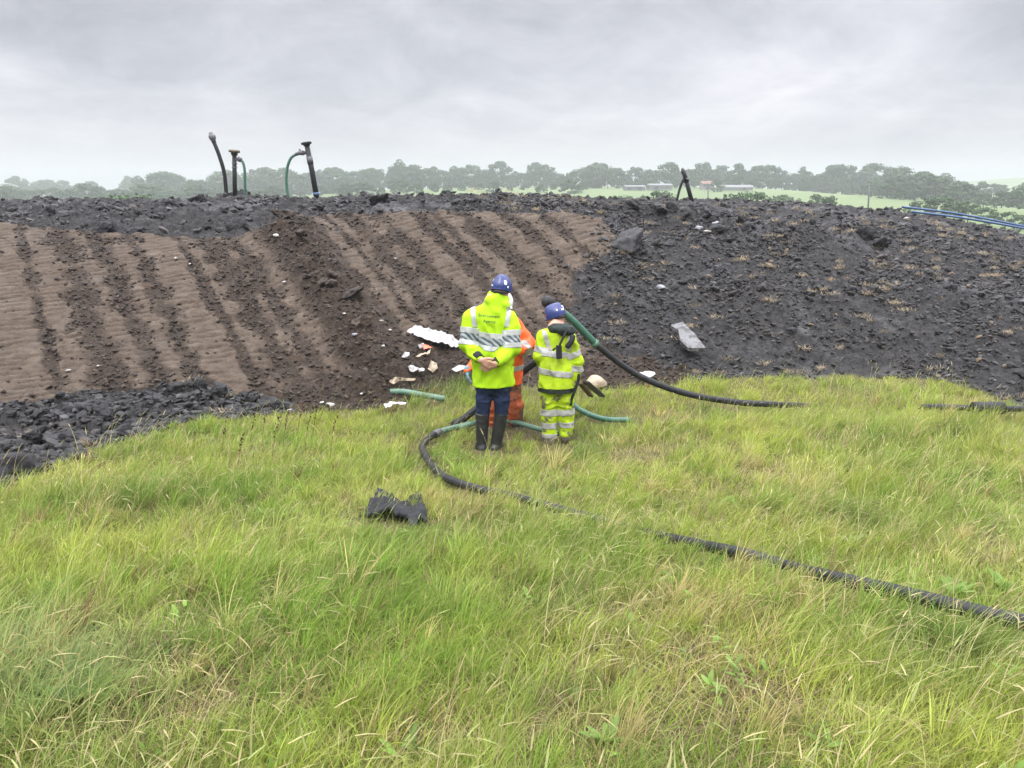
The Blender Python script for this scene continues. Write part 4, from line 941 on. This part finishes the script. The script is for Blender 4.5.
def boot(parent, knee, ank, toe, r0, r1, mt, h=.008):
    lo = np.minimum(np.minimum(knee, ank), toe)-.12; hi = np.maximum(np.maximum(knee, ank), toe)+.12
    s = Sdf(lo, hi, h); s.cone(knee, ank, r0, r1, .03); s.cone(ank, np.array(ank)*.4+np.array(toe)*.6, r1*.95, r1*.85, .04); s.cone(np.array(ank)*.4+np.array(toe)*.6, toe, r1*.85, r1*.7, .03)
    hd = np.array(ank)-(np.array(toe)-np.array(ank))*.18; s.cone(ank, hd-np.array((0, 0, .01)), r1*.95, r1*.8, .03)
    s.cut((0, 0, lo[2]+.12-r1*.62), (0, 0, -1)); dk = np.array(knee)-np.array(ank); dk /= np.linalg.norm(dk); s.cut(knee, dk); s.folds(.004, 14, 3)
    return link("boot", s.mesh("boot"), mt, parent)
def lettering(parent, lines, target_me, centre, size, mt, slant=0.):
    bvh = BVHTree.FromPolygons([v.co[:] for v in target_me.vertices], [p.vertices[:] for p in target_me.polygons])
    for i, (txt, dx, dz) in enumerate(lines):
        cu = bpy.data.curves.new("print", 'FONT'); cu.body = txt; cu.size = size; cu.align_x = 'CENTER'; cu.align_y = 'CENTER'; cu.resolution_u = 2
        t = bpy.data.objects.new("print", cu); COL.objects.link(t); dg = bpy.context.evaluated_depsgraph_get(); me = bpy.data.meshes.new_from_object(t.evaluated_get(dg)); bpy.data.objects.remove(t)
        bm = bmesh.new(); bm.from_mesh(me); bmesh.ops.subdivide_edges(bm, edges=[e for e in bm.edges if e.calc_length() > .012], cuts=1)
        for v in bm.verts:
            x = centre[0]+v.co.x+dx; z = centre[2]+v.co.y+dz-slant*(v.co.x+dx); hit = bvh.ray_cast(Vector((x, centre[1]-1, z)), Vector((0, 1, 0)))
            v.co = (hit[0]+Vector((0, -.004, 0))) if hit[0] is not None else Vector((x, centre[1], z))
        bmesh.ops.solidify(bm, geom=bm.faces[:], thickness=.0015)
        link("printed_word", bm_mesh("printed_word", bm), mt, parent)
def near_seg(p, a, b):
    p = np.array(p); a = np.array(a); b = np.array(b); t = np.clip(((p-a)@(b-a))/((b-a)@(b-a)), 0, 1); return np.linalg.norm(p-a-t*(b-a))
def sleeve_band(me, parent, a, b, t0, t1, r, mt, name="reflective_band", off=.004, other=None):
    a = np.array(a); b = np.array(b); d = (b-a)/np.linalg.norm(b-a); p0 = a+(b-a)*t0; p1 = a+(b-a)*t1
    keep = lambda p: near_seg(p, p0, p1) < r and (other is None or other(p))
    m = strip(me, name, [(p0, d), (p1, -d)], keep, off)
    if len(m.polygons): return link(name, m, mt, parent)
def person_frame(px, py, Y, label, group=None):
    o = unproj(px, py, Y); e = empty("person", o); tag(e, label, "person", group)
    return e, o, lambda a, b, dy=0.: unproj(a, b, Y+dy)-o
# ---------------------------------------------------------------- worker with hands clasped behind the back
def worker_hands_behind():
    e, o, J = person_frame(490, 451, 8.0, "person in long yellow high visibility coat and blue helmet, hands clasped behind back")
    shl, shr = J(471, 318.5, .02), J(511, 320.5, .02); ell_, elr = J(467.5, 345, -.05), J(512.5, 348, -.05); wl, wr = J(480.5, 360, -.24), J(495, 364, -.23)
    neck, hem = J(494, 303, .02), J(494.5, 376, 0); hc = J(501, 292, .08); R = rot(-.35, -.22, .06)
    hipl, hipr = J(485, 386), J(502, 386); knl, knr = J(482.5, 414, .02), J(501.5, 414, .02); anl, anr = J(481.5, 447), J(495.5, 447); tl, tr = anl+np.array((-.04, .16, -.03)), anr+np.array((.05, .16, -.03))
    body = Sdf((-.45, -.40, -.06), (.45, .36, 2.0), .0085)
    P = add_head(body, hc, R, 1.0)
    body.chain([hc+np.array((-.01, -.03, -.10)), neck, J(493, 345), hem], [.055, .09, .13, .13], .05, .75)
    body.cone(shl, shr, .05, .05, .05)
    for a, b, c in ((shl, ell_, wl), (shr, elr, wr)): body.chain([a, b, c], [.055, .045, .031], .03)
    for a, b, c, t in ((hipl, knl, anl, tl), (hipr, knr, anr, tr)): body.chain([a, b, c, t], [.075, .052, .038, .03], .04)
    add_hand(body, wl, (.85, -.16, -.42), (.1, .9, .2), (.3, -.1, .9), .30, 1.08)
    add_hand(body, wr, (-.85, .10, -.40), (.1, .9, .2), (-.3, -.1, .9), .35, 1.08)
    link("body", body.mesh("body"), M_SKIN, e); eyes(e, P)
    jk = Sdf((-.46, -.36, .60), (.46, .32, 1.86), .009)
    cen = J(491, 318, .03)
    jk.chain([J(491, 322, .03), J(492.5, 352, .01), J(494.2, 392, 0)], [.20, .205, .222], .06, .70)
    jk.cone(J(475, 317, .02), J(508, 319, .02), .086, .086, .05, .95); jk.cone(J(489, 311, .02), J(499, 312, .02), .09, .09, .04)
    jk.chain([J(496, 308, .02), J(498, 299, .05)], [.118, .120], .025, .85)
    jk.cone(J(489, 300, -.02), J(506, 305, -.01), .045, .045, .035)                 # folded hood
    for a, b, c in ((shl, ell_, wl), (shr, elr, wr)): jk.chain([a, b, b*.5+c*.5, c*.80+b*.20], [.092, .080, .070, .056], .03)
    jk.folds(.014, 9, 5, (1, 1, .75))
    jk.cut(J(494, 385.5), (0.02, 0, -1)); jk.cut(J(499, 293.5, .0), np.array((.30, .12, .9)))
    for w, b in ((wl, ell_), (wr, elr)):
        pass
    me = jk.mesh("coat"); coat = link("coat", me, M_HIVIS, e)
    notarm = lambda p: min(near_seg(p, shl, ell_), near_seg(p, ell_, wl)) > .098 and min(near_seg(p, shr, elr), near_seg(p, elr, wr)) > .098
    sl = np.array((.10, 0, 1.)); sl /= np.linalg.norm(sl)
    zb = lambda py: J(490, py, -.13)
    for y0, y1, m in ((338.5, 333.5, M_TAPE), (346, 338.6, M_HATCH), (351, 346.1, M_TAPE)):
        b = strip(me, "reflective_band", [(zb(y0), sl), (zb(y1), -sl)], notarm, .005 if m is M_TAPE else .006); link("reflective_band", b, m, coat)
    for a, b in ((shl, ell_), (shr, elr)):
        for t0, t1, m in ((.36, .56, M_TAPE), (.56, .82, M_HATCH), (.82, 1.0, M_TAPE)): sleeve_band(me, coat, a, b, t0, t1, .125, m, off=.006)
    for px in (474.2, 507.8):                                                        # straps over the shoulders
        x0 = J(px, 315, 0)[0]; st = np.array((1, 0, .12*(1 if px < 490 else -1.2)))
        c = np.array((x0, 0, J(px, 318, 0)[2]))
        b = strip(me, "shoulder_tape", [(c-st*.024, st), (c+st*.024, -st), (zb(328), np.array((0, 0, 1.))), (J(490, 306), np.array((0, 0, -1.)))], lambda p: p.y < .13, .005); link("shoulder_tape", b, M_TAPE, coat)
    for w, b in ((wl, ell_), (wr, elr)):
        d = (w-b)/np.linalg.norm(w-b); q = Sdf(w-.12, w+.12, .007); q.cone(w-d*.12, w-d*.0, .060, .050, 0); q.cut(w-d*.012, d); q.cut(w-d*.085, -d); link("cuff", q.mesh("cuff"), M_BLACKF, coat)
    lettering(coat, [("Environment", 0, .028), ("Agency", .005, -.026)], me, J(489.2, 317.2, 0), .043, M_INK, .07)
    tr_ = Sdf((-.32, -.25, .30), (.36, .28, .95), .009)
    tr_.cone(hipl, hipr, .10, .10, .05)
    for a, b in ((hipl, knl), (hipr, knr)): tr_.chain([a+np.array((0, 0, .08)), a*.5+b*.5, b-np.array((0, 0, .05))], [.092, .083, .068], .03)
    tr_.folds(.006, 13, 8); link("trousers", tr_.mesh("trousers"), M_NAVY, e)
    boot(e, knl+np.array((0, 0, .01)), anl-np.array((0, 0, .01)), tl, .078, .058, M_BOOT); boot(e, knr+np.array((0, 0, .01)), anr-np.array((0, 0, .01)), tr, .078, .058, M_BOOT)
    helmet(e, P(0, .0, .052), R, 1.0, M_HELM, [(.066, -.085, .040, .017, .030), (-.060, -.095, .0, .016, .007), (.085, -.06, .0, .012, .010), (-.085, -.05, .06, .007, .022)])
worker_hands_behind()
# ---------------------------------------------------------------- stooping worker on the right
def worker_right():
    e, o, J = person_frame(556, 445, 8.3, "shorter person in yellow high visibility suit with dark hood and blue helmet")
    shl, shr = J(545, 338, .06), J(569.5, 341, .0); el1, el2 = J(541, 357, .03), J(577, 361, .0); w1, w2 = J(546, 366, .26), J(574.5, 377, -.01)
    neck = J(556, 330, .06); hem = J(556, 385, 0); hc = J(556.5, 319, .14); R = rot(1.15, -.40, 0)
    hipl, hipr = J(549, 388), J(564, 388); knl, knr = J(549.5, 414, .02), J(565.5, 413, .03); anl, anr = J(549.5, 440), J(566, 437, .02); tl, tr = anl+np.array((-.06, .14, -.03)), anr+np.array((.04, .15, -.03))
    body = Sdf((-.40, -.35, -.06), (.40, .50, 1.75), .0085)
    P = add_head(body, hc, R, .96)
    body.chain([hc+np.array((0, -.04, -.10)), neck, J(556, 355), hem], [.055, .085, .12, .125], .05, .75)
    body.cone(shl, shr, .05, .05, .05)
    for a, b, c in ((shl, el1, w1), (shr, el2, w2)): body.chain([a, b, c], [.05, .042, .029], .03)
    for a, b, c, t in ((hipl, knl, anl, tl), (hipr, knr, anr, tr)): body.chain([a, b, c, t], [.07, .05, .037, .03], .04)
    add_hand(body, w1, (.35, .8, -.3), (.3, 0, -1), (1, -.2, .2), .6, .95); add_hand(body, w2, (-.22, -.10, -.95), (-1, .1, .1), (.1, -1, 0), .8, .95)
    link("body", body.mesh("body"), M_SKIN, e); eyes(e, P, .96)
    jk = Sdf((-.42, -.34, .45), (.42, .46, 1.55), .009)
    jk.chain([J(557, 345, .05), J(556.5, 366, .01), J(556.5, 392, 0)], [.17, .19, .225], .05, .72)
    jk.cone(J(546, 338, .05), J(567, 340, .03), .085, .085, .07, .9); jk.cone(J(557, 335, .05), J(558, 329, .06), .10, .075, .05)
    for a, b, c in ((shl, el1, w1), (shr, el2, w2)): jk.chain([a, b, b*.45+c*.55, c], [.085, .076, .068, .055], .03)
    jk.folds(.015, 9, 25, (1, 1, .75)); jk.cut(J(556, 386.5), (0, 0, -1)); jk.cut(J(556, 326.5, .08), (0, .3, .95))
    me = jk.mesh("jacket"); jac = link("jacket", me, M_HIVIS2, e)
    notarm = lambda p: min(near_seg(p, shl, el1), near_seg(p, el1, w1)) > .095 and min(near_seg(p, shr, el2), near_seg(p, el2, w2)) > .095
    zb = lambda py: J(556, py, -.14); up = np.array((0, 0, 1.))
    for y0, y1, t in ((358, 352.5, -.06), (377, 371, -.12)):
        n = np.array((-t, 0, 1)); n /= np.linalg.norm(n); b = strip(me, "reflective_band", [(zb(y0), n), (zb(y1), -n)], notarm, .005); link("reflective_band", b, M_TAPE2, jac)
    for px, dx in ((547, .3), (569, -.12)):
        c = J(px, 341, 0); st = np.array((1, 0, dx)); st /= np.linalg.norm(st)
        b = strip(me, "shoulder_tape", [(c-st*.024, st), (c+st*.024, -st), (zb(352), up), (J(556, 331), -up)], lambda p: p.y < .16, .005); link("shoulder_tape", b, M_TAPE2, jac)
    sleeve_band(me, jac, shl, el1, .48, .78, .13, M_TAPE2, off=.006); sleeve_band(me, jac, shr, el2, .5, .75, .12, M_TAPE2, off=.006); sleeve_band(me, jac, el2, w2, .25, .62, .11, M_TAPE2, off=.006)
    # dark hem of the coat below, hood bundled at the neck
    s = Sdf((-.36, -.30, .50), (.36, .34, .90), .009); s.cone(J(556.5, 387, 0), J(556.5, 396, 0), .205, .205, .03, .70); s.folds(.008, 10, 31); s.cut(J(556, 391), (0, 0, -1)); s.cut(J(556, 386), (0, 0, 1)); link("inner_coat", s.mesh("inner_coat"), M_HOOD, e)
    s = Sdf((-.30, -.30, 1.0), (.30, .40, 1.60), .009); s.ell(J(563, 329.5, -.04), (.125, .09, .058), .04, rot(0, 0, .16)); s.ell(J(557.5, 328, .02), (.105, .10, .05), .05); s.ell(J(567, 331, -.04), (.07, .07, .06), .04); s.folds(.016, 11, 33); s.ell(hc, (.085, .10, .11), 0, np.array(R), sub=True); link("hood", s.mesh("hood"), M_HOOD, e)
    tr_ = Sdf((-.32, -.25, .0), (.34, .30, .78), .009)
    for a, b, c in ((hipl, knl, anl), (hipr, knr, anr)): tr_.chain([a+np.array((0, 0, .06)), a*.5+b*.5, b, c+np.array((0, 0, .06))], [.10, .10, .092, .080], .03)
    tr_.folds(.011, 12, 36); mt = tr_.mesh("trousers"); T = link("trousers", mt, M_TROU2, e)
    for a, b, t0, t1 in ((knl, anl, -.22, .02), (knl, anl, .30, .52), (knl, anl, .72, .90), (knr, anr, -.20, .03), (knr, anr, .33, .55)): sleeve_band(mt, T, a, b, t0, t1, .135, M_TAPE2, off=.005, other=(lambda p, a=a: (p[0] < J(557.4, 400)[0]) == (a is knl)))
    boot(e, anl+np.array((0, 0, .10)), anl-np.array((0, 0, .0)), tl, .062, .055, M_MUDBOOT); boot(e, anr+np.array((0, 0, .10)), anr, tr, .062, .055, M_MUDBOOT)
    helmet(e, P(0, -.01, .055), R, .90, M_HELM, [(.01, -.11, .055, .016, .022), (-.03, -.118, .025, .020, .009), (.065, -.10, .0, .018, .008), (-.08, -.07, .04, .008, .016)])
    # radio and mask hanging on the back from a strap
    b0 = J(561, 345, -.16); bx = bmesh.new(); bmesh.ops.create_cube(bx, size=1, matrix=Matrix.Translation(J(559, 352, -.165)) @ Matrix.Rotation(-.04, 4, 'Y') @ Matrix.Diagonal((.062, .035, .15, 1))); bmesh.ops.bevel(bx, geom=bx.edges[:], offset=.008, segments=2, affect='EDGES', profile=.5)
    rd = link("radio", bm_mesh("radio", bx, False), M_BLACKF, e); tube("aerial", [J(555.5, 348, -.165), J(552.7, 350.5, -.17)], .012, M_BLACKF, rd, 8); tube("shoulder_strap", spline([J(566, 331, -.11), J(563.5, 337, -.15), J(559.5, 345, -.165)], 4), .013, M_BLACKF, rd, 8)
    tube("pouch", spline([J(573.2, 335, -.13), J(571.5, 341, -.155), J(566.5, 348, -.165)], 5), [.022]+[.030]*9+[.022], M_BLACKF, e, 10)
    return J, o, w2
JW, OW, W2 = worker_right()
# ---------------------------------------------------------------- orange worker behind
def worker_orange():
    e, o, J = person_frame(504, 430, 8.85, "person in muddy orange waterproofs, mostly hidden behind the tall yellow coat")
    shl, shr = J(488, 324, 0), J(515.5, 326, 0); el1, el2 = J(484, 352, .06), J(528.5, 344, -.02); w1, w2 = J(467.5, 370, -.10), J(520, 351, -.24)
    neck = J(503, 316, -.02); hem = J(505, 384, 0); hc = J(503.5, 305, -.07); R = rot(math.pi+.25, -.45, 0)
    hipl, hipr = J(493, 385), J(512, 385); knl, knr = J(491.5, 405, -.02), J(514, 405, -.02); anl, anr = J(490, 427), J(516.5, 427); tl, tr = anl+np.array((-.03, -.15, -.03)), anr+np.array((.03, -.15, -.03))
    body = Sdf((-.52, -.50, -.06), (.42, .35, 1.70), .0085); P = add_head(body, hc, R, .98)
    body.chain([hc+np.array((0, .03, -.10)), neck, J(504, 350), hem], [.055, .085, .13, .13], .05, .75); body.cone(shl, shr, .055, .055, .05)
    for a, b, c in ((shl, el1, w1), (shr, el2, w2)): body.chain([a, b, c], [.052, .045, .031], .03)
    for a, b, c, t in ((hipl, knl, anl, tl), (hipr, knr, anr, tr)): body.chain([a, b, c, t], [.07, .05, .038, .03], .04)
    add_hand(body, w1, (.05, -.2, -.95), (1, 0, 0), (0, -1, 0), .6); add_hand(body, w2, (-.8, -.4, -.1), (0, 0, -1), (0, -1, .1), .7)
    link("body", body.mesh("body"), M_SKIN, e); eyes(e, P, .98)
    jk = Sdf((-.54, -.48, .45), (.44, .34, 1.62), .009); jk.chain([J(503, 330, 0), J(504, 352), J(506, 392)], [.19, .20, .205], .06, .72); jk.cone(shl, shr, .09, .09, .06); jk.cone(J(503, 320, -.01), J(503, 315, -.02), .10, .09, .05)
    for a, b, c, f in ((shl, el1, w1, .75), (shr, el2, w2, 1)): jk.chain([a, b, b*.5+c*.5, c], [.09, .085*f, .075*f, .06*f], .035)
    jk.folds(.014, 9, 45, (1, 1, .75)); jk.cut(J(505, 383), (0, 0, -1)); jk.cut(J(503, 313.5, -.02), (0, -.3, .95)); me = jk.mesh("jacket"); jac = link("jacket", me, M_ORANGE, e)
    sleeve_band(me, jac, el2, w2, .55, .80, .10, M_TAPE2, off=.006); b = strip(me, "reflective_band", [(J(505, 372, -.15), (0, 0, 1)), (J(505, 367, -.15), (0, 0, -1))], lambda p: near_seg(p, el1, w1) > .10, .005); link("reflective_band", b, M_TAPE2, jac)
    tr_ = Sdf((-.32, -.25, .0), (.36, .28, .75), .009)
    for a, b, c in ((hipl, knl, anl), (hipr, knr, anr)): tr_.chain([a+np.array((0, 0, .06)), a*.5+b*.5, b, c+np.array((0, 0, .05))], [.11, .108, .105, .098], .03)
    tr_.folds(.014, 10, 46); link("trousers", tr_.mesh("trousers"), M_ORANGED, e)
    boot(e, anl+np.array((0, 0, .08)), anl, tl, .065, .056, M_MUDBOOT); boot(e, anr+np.array((0, 0, .08)), anr, tr, .065, .056, M_MUDBOOT)
    for w, d in ((w1, (.05, -.2, -.95)), (w2, (-.8, -.4, -.1))):
        d = np.array(d)/np.linalg.norm(d); s = Sdf(w-.22, w+.22, .006); n = (1, 0, 0) if w is w1 else (0, 0, -1); add_hand(s, w, d, n, (0, -1, .1), .6, 1.12); s.cone(w-d*.01, w+d*.03, .042, .036, .02); link("glove", s.mesh("glove"), M_GLOVE if w is w1 else M_BLACKF, e)
    helmet(e, P(0, .0, .05), R, .96, M_WHITEH, []); s = Sdf(P(0, .09, -.05)-.1, P(0, .09, -.05)+.1, .006); s.ell(P(0, .085, -.058), (.045, .05, .042), 0, np.array(R)); link("dust_mask", s.mesh("dust_mask"), M_WHITEH, e)
worker_orange()
# ------------------------------------------------------------------ rubbish and loose things
def sheet(name, outline, label, cat, mt, Y=None, lift=.06, rough=.03, thick=.006, res=.035, group=None, seed=0, flat=None):
    """a torn flat piece lying on the ground with the outline it has; real thickness and folds"""
    pts = np.array([ground_pt(a, b, lift) for a, b in outline]); c = pts.mean(0)
    q = pts-c; U, S, Vt = np.linalg.svd(q, full_matrices=False); a, b, n = Vt
    if n[2] < 0: n = -n
    pa, pb = q@a, q@b
    poly = list(zip(pa, pb)); xs = np.arange(pa.min()-res, pa.max()+res, res); ys = np.arange(pb.min()-res, pb.max()+res, res)
    bm = bmesh.new(); vs = [bm.verts.new((x, y, 0)) for x, y in poly]; bm.faces.new(vs)
    for x in xs: bmesh.ops.bisect_plane(bm, geom=bm.verts[:]+bm.edges[:]+bm.faces[:], plane_co=(x, 0, 0), plane_no=(1, 0, 0))
    for y in ys: bmesh.ops.bisect_plane(bm, geom=bm.verts[:]+bm.edges[:]+bm.faces[:], plane_co=(0, y, 0), plane_no=(0, 1, 0))
    bmesh.ops.triangulate(bm, faces=bm.faces[:])
    for v in bm.verts:
        h = rough*(float(fbm(np.array([v.co.x*7+seed]), np.array([v.co.y*7]), 3+seed, 3)[0])+.4*abs(float(vnoise(np.array([v.co.x*16]), np.array([v.co.y*16+seed]), 5)[0])))
        p = v.co.x*a+v.co.y*b+n*h; v.co = Vector(p)
    bmesh.ops.solidify(bm, geom=bm.faces[:], thickness=thick)
    o = link(name, bm_mesh(name, bm, False), mt); o.location = c; tag(o, label, cat, group); return o
M_WSHEET = mat("white plastic sheet", (.35, .335, .33), (.26, .25, .24), 5, .45, .2, 20, .01, c3=(.45, .40, .34), s3=6, lo3=.62, hi3=.75)
M_CREAM = mat("cream plastic", (.34, .275, .19), (.27, .215, .15), 6, .5, .1, 30, .004, c3=(.35, .28, .2), s3=6, lo3=.62, hi3=.75)
M_REDP = mat("red orange plastic", (.65, .12, .06), (.55, .14, .08), 9, .5)
M_GREYP = mat("grey plastic panel", (.08, .08, .083), (.115, .115, .12), 4, .5, .2, 30, .006, c3=(.022, .02, .018), s3=9, lo3=.50, hi3=.56)
M_PALEST = mat("pale stone", (.18, .185, .20), (.24, .245, .26), 6, .8, .4, 30, .01)
M_WHITEST = mat("white lump", (.36, .35, .33), (.26, .25, .23), 9, .8, .4, 40, .008)
M_WOOD = mat("brown board", (.11, .07, .045), (.15, .10, .065), 9, .8, .3, 30, .006)
M_BLACKPL = mat("black plastic strip", (.012, .012, .013), (.02, .02, .02), 9, .35)
sheet("plastic_sheet", [(407,337),(412,333.5),(417,332.5),(423,333.5),(427,335),(433,336),(437,338.5),(445,341),(455,345.5),(462,348),(458,353),(453,354),(449,351.5),(440,352),(434,351),(426,347.5),(418,343),(412,341)], "long torn white plastic sheet lying on the brown soil left of the workers", "plastic sheet", M_WSHEET, lift=.09, rough=.07, seed=1)
sheet("plastic_scrap", [(402,361.5),(406,357),(409,361),(404,362.5)], "small pointed white scrap at the left end of the rubbish line", "rubbish", M_WSHEET, lift=.07, rough=.05, res=.03, seed=2)
sheet("plastic_scrap", [(418,348.5),(423,348),(425,352),(420,353)], "small pale scrap tucked under the torn white sheet", "rubbish", M_WSHEET, lift=.06, rough=.05, res=.03, seed=4)
sheet("plastic_scrap", [(422,352),(429,350),(433,353),(430,356),(424,355)], "red orange plastic scrap under the torn white sheet", "rubbish", M_REDP, lift=.07, rough=.05, res=.03, seed=5)
sheet("plastic_scrap", [(416,360),(424,356.5),(431,355.5),(428,359.5),(420,361)], "crumpled cream wrapper just below the red scrap", "rubbish", M_CREAM, lift=.06, rough=.06, res=.03, seed=6)
sheet("plastic_scrap", [(408,371.5),(413,371),(419,374),(425,373),(424,378),(416,380),(411,377)], "crumpled whitish wrapper in the soil above the green hose end", "rubbish", M_WSHEET, lift=.07, rough=.08, res=.03, seed=7)
sheet("plastic_scrap", [(427,377),(431,370),(437,369),(438,374),(434,377)], "tan cardboard flake standing right of the whitish wrapper", "rubbish", M_CREAM, lift=.08, rough=.05, res=.03, seed=8)
sheet("plastic_scrap", [(388,387),(396,384.5),(406,383),(416,383),(415,386),(402,387),(392,389.5)], "ragged cream strip lying along the green hose end", "rubbish", M_CREAM, lift=.06, rough=.05, res=.03, seed=9)
sheet("plastic_scrap", [(384,414),(390,409),(398,409),(407,410),(404,412.5),(394,413),(386,417)], "pale torn scrap half hidden in the grass edge below the hose end", "rubbish", M_WSHEET, lift=.10, rough=.05, res=.03, seed=10)
sheet("plastic_scrap", [(452,385),(460,381.5),(468,382),(466,386),(456,387.5)], "flat whitish scrap in the grass left of the dark blue trousers", "rubbish", M_WSHEET, lift=.22, rough=.03, res=.03, seed=11)
sheet("plastic_scrap", [(635,381),(645,379),(654,379),(655,383),(648,386)], "pale flat scrap at the grass edge beneath the arching black pipe", "rubbish", M_WSHEET, lift=.10, rough=.03, res=.03, seed=12)
sheet("broken_panel", [(670,337.5),(675.5,336.5),(682,336.5),(685.5,339),(690,344),(694,348),(698,354),(704.5,359),(704.8,361.5),(687,362.2),(679.5,354.5),(677.5,344.5)], "broken grey plastic panel lying on the black rubble on the right", "panel", M_GREYP, lift=.16, rough=.02, thick=.05, res=.06, seed=3)
def stone(px, py, s, label, mt, cat="stone", name="stone", sz=(1, .9, .6), seed=0, lift=.3):
    V, T = clod_shape(300+seed, 3, 12); p = ground_pt(px, py); o = link(name, np_mesh(name, V*s*np.array(sz), None, T, True), mt); o.location = (p[0], p[1], zat(p[0], p[1])+s*lift); o.rotation_euler = (0, 0, seed*1.3); tag(o, label, cat); return o
q = ground_pt(687, 350); stone(687, 351, .055, "white stone lying on the broken grey panel", M_WHITEST, seed=1, lift=3.6)
for i, (px, py, s, lab, mt) in enumerate([(661,291,.14,"pale grey flat stone on the left part of the black slope",M_PALEST),(698,231,.11,"pale grey stone high on the black slope, left of two",M_PALEST),(708,233,.09,"whitish stone high on the black slope, right of two",M_WHITEST),(714,226,.12,"blue grey stone above the two pale stones",M_PALEST),
     (330,407,.075,"white lump at the grass edge left of the hose end",M_WHITEST),(322,404,.05,"small white lump left of the bigger white lump at grass edge",M_WHITEST),(907,212,.11,"small white lump at the left end of the blue pipes",M_WHITEST),(290,411,.045,"tiny white lump where black rubble meets the grass",M_WHITEST),
     (176,261,.06,"white bent scrap high on the tracked brown slope",M_WHITEST),(277,237,.07,"white scrap at the top of the crumbled heap",M_WHITEST),(68,372,.045,"white speck low on the left tracks",M_WHITEST),(98,368,.035,"small pale speck right of the low left white speck",M_WHITEST),(284,283,.04,"white speck on the tracks left of the heap",M_WHITEST),
     (344,315,.055,"white speck in the middle of the brown heap",M_WHITEST),(381,322,.05,"pale chip right of the white speck on the heap",M_WHITEST),(390,331,.05,"pale chip above the rubbish line",M_WHITEST),(383,348,.05,"pale chip left of the torn white sheet",M_WHITEST),(362,395,.05,"white chip on the soil just above the grass, left of hose end",M_WHITEST),(396,261,.06,"tan chip on the right tracked slope",M_PALEST),
     (355,338,.05,"grey white knot of plastic on the lower heap",M_PALEST),(190,265,.04,"pale chip right of the white bent scrap on the tracks",M_WHITEST),(118,297,.03,"smallest pale speck on the left tracks",M_WHITEST)]):
    stone(px, py, s*(1 if i < 4 else .75), lab, mt, seed=i+3, sz=(1.1, .8, .75), lift=.45)
# things at the right worker's hand
def tub():
    p = ground_pt(598, 397); s = Sdf((-.30, -.26, -.05), (.30, .26, .40), .012); s.ell((0, 0, .03), (.13, .13, .15), 0); s.cone((-.05, -.03, .0), (.09, .03, .0), .09, .08, .05); s.folds(.008, 6, 61); s.cut((0, 0, -.02), (0, 0, -1))
    o = link("sack", s.mesh("sack"), M_CREAM); o.scale = (1, 1, .8); o.location = (p[0], p[1]+.30, zat(p[0], p[1]+.30)+.05); tag(o, "rounded cream coloured sack on the grass right of the shorter worker", "sack")
tub()
def plank(name, a, b, w, t, mt, label, cat):
    a = np.array(a); b = np.array(b); d = b-a; L = np.linalg.norm(d); bm = bmesh.new(); bmesh.ops.create_cube(bm, size=1, matrix=Matrix.Diagonal((w, t, L, 1))); bmesh.ops.bevel(bm, geom=bm.edges[:], offset=.004, segments=1, affect='EDGES', profile=.5)
    o = link(name, bm_mesh(name, bm), mt); o.location = (a+b)/2; o.rotation_mode = 'QUATERNION'; o.rotation_quaternion = Vector(d).to_track_quat('Z', 'Y'); tag(o, label, cat)
hand = W2+OW
plank("plastic_strip", unproj(586, 382, 8.42), unproj(602, 396, 8.75), .075, .03, M_BLACKPL, "flat black strip in front of the cream sack", "strip")
plank("board", unproj(580, 383, 8.45), unproj(591, 396, 8.75), .06, .03, M_WOOD, "narrow brown board beside the flat black strip", "board")
sp = spline([unproj(579, 374, 8.20), unproj(578, 381, 8.20), unproj(575, 390, 8.20), unproj(572, 398, 8.22), unproj(570.5, 405, 8.24)], 5); V, Q, T = tube_arrays(sp-sp[0], .016, 8); o = link("carry_strap", np_mesh("carry_strap", V, Q, T), M_BLACKF); o.location = sp[0]; tag(o, "black strap dangling from the shorter worker's right hand", "strap")
sp = spline([unproj(571.5, 383, 8.35), unproj(570.5, 392, 8.38), unproj(570, 401, 8.40)], 5); V, Q, T = tube_arrays(sp-sp[0], .030, 8); o = link("tool_handle", np_mesh("tool_handle", V, Q, T), M_BLACKF); o.location = sp[0]; tag(o, "black handle beside the shorter worker's right leg", "tool")
# black garment dropped in the grass
_cr = [(180,310),(215,240),(290,120),(330,85),(420,105),(470,110),(540,150),(620,185),(650,165),(735,155),(742,95),(775,95),(830,190),(860,270),(885,365),(800,360),(760,430),(690,440),(640,330),(520,340),(440,300),(320,340),(200,320)]
_o = sheet("garment", [(350+a/11.38, 495+b/11.38) for a, b in _cr], "black garment dropped in a crumpled heap on the grass", "garment", M_BLACKF, lift=.075, rough=.075, thick=.03, res=.022, seed=21)
_o.data.polygons.foreach_set("use_smooth", np.ones(len(_o.data.polygons), bool))
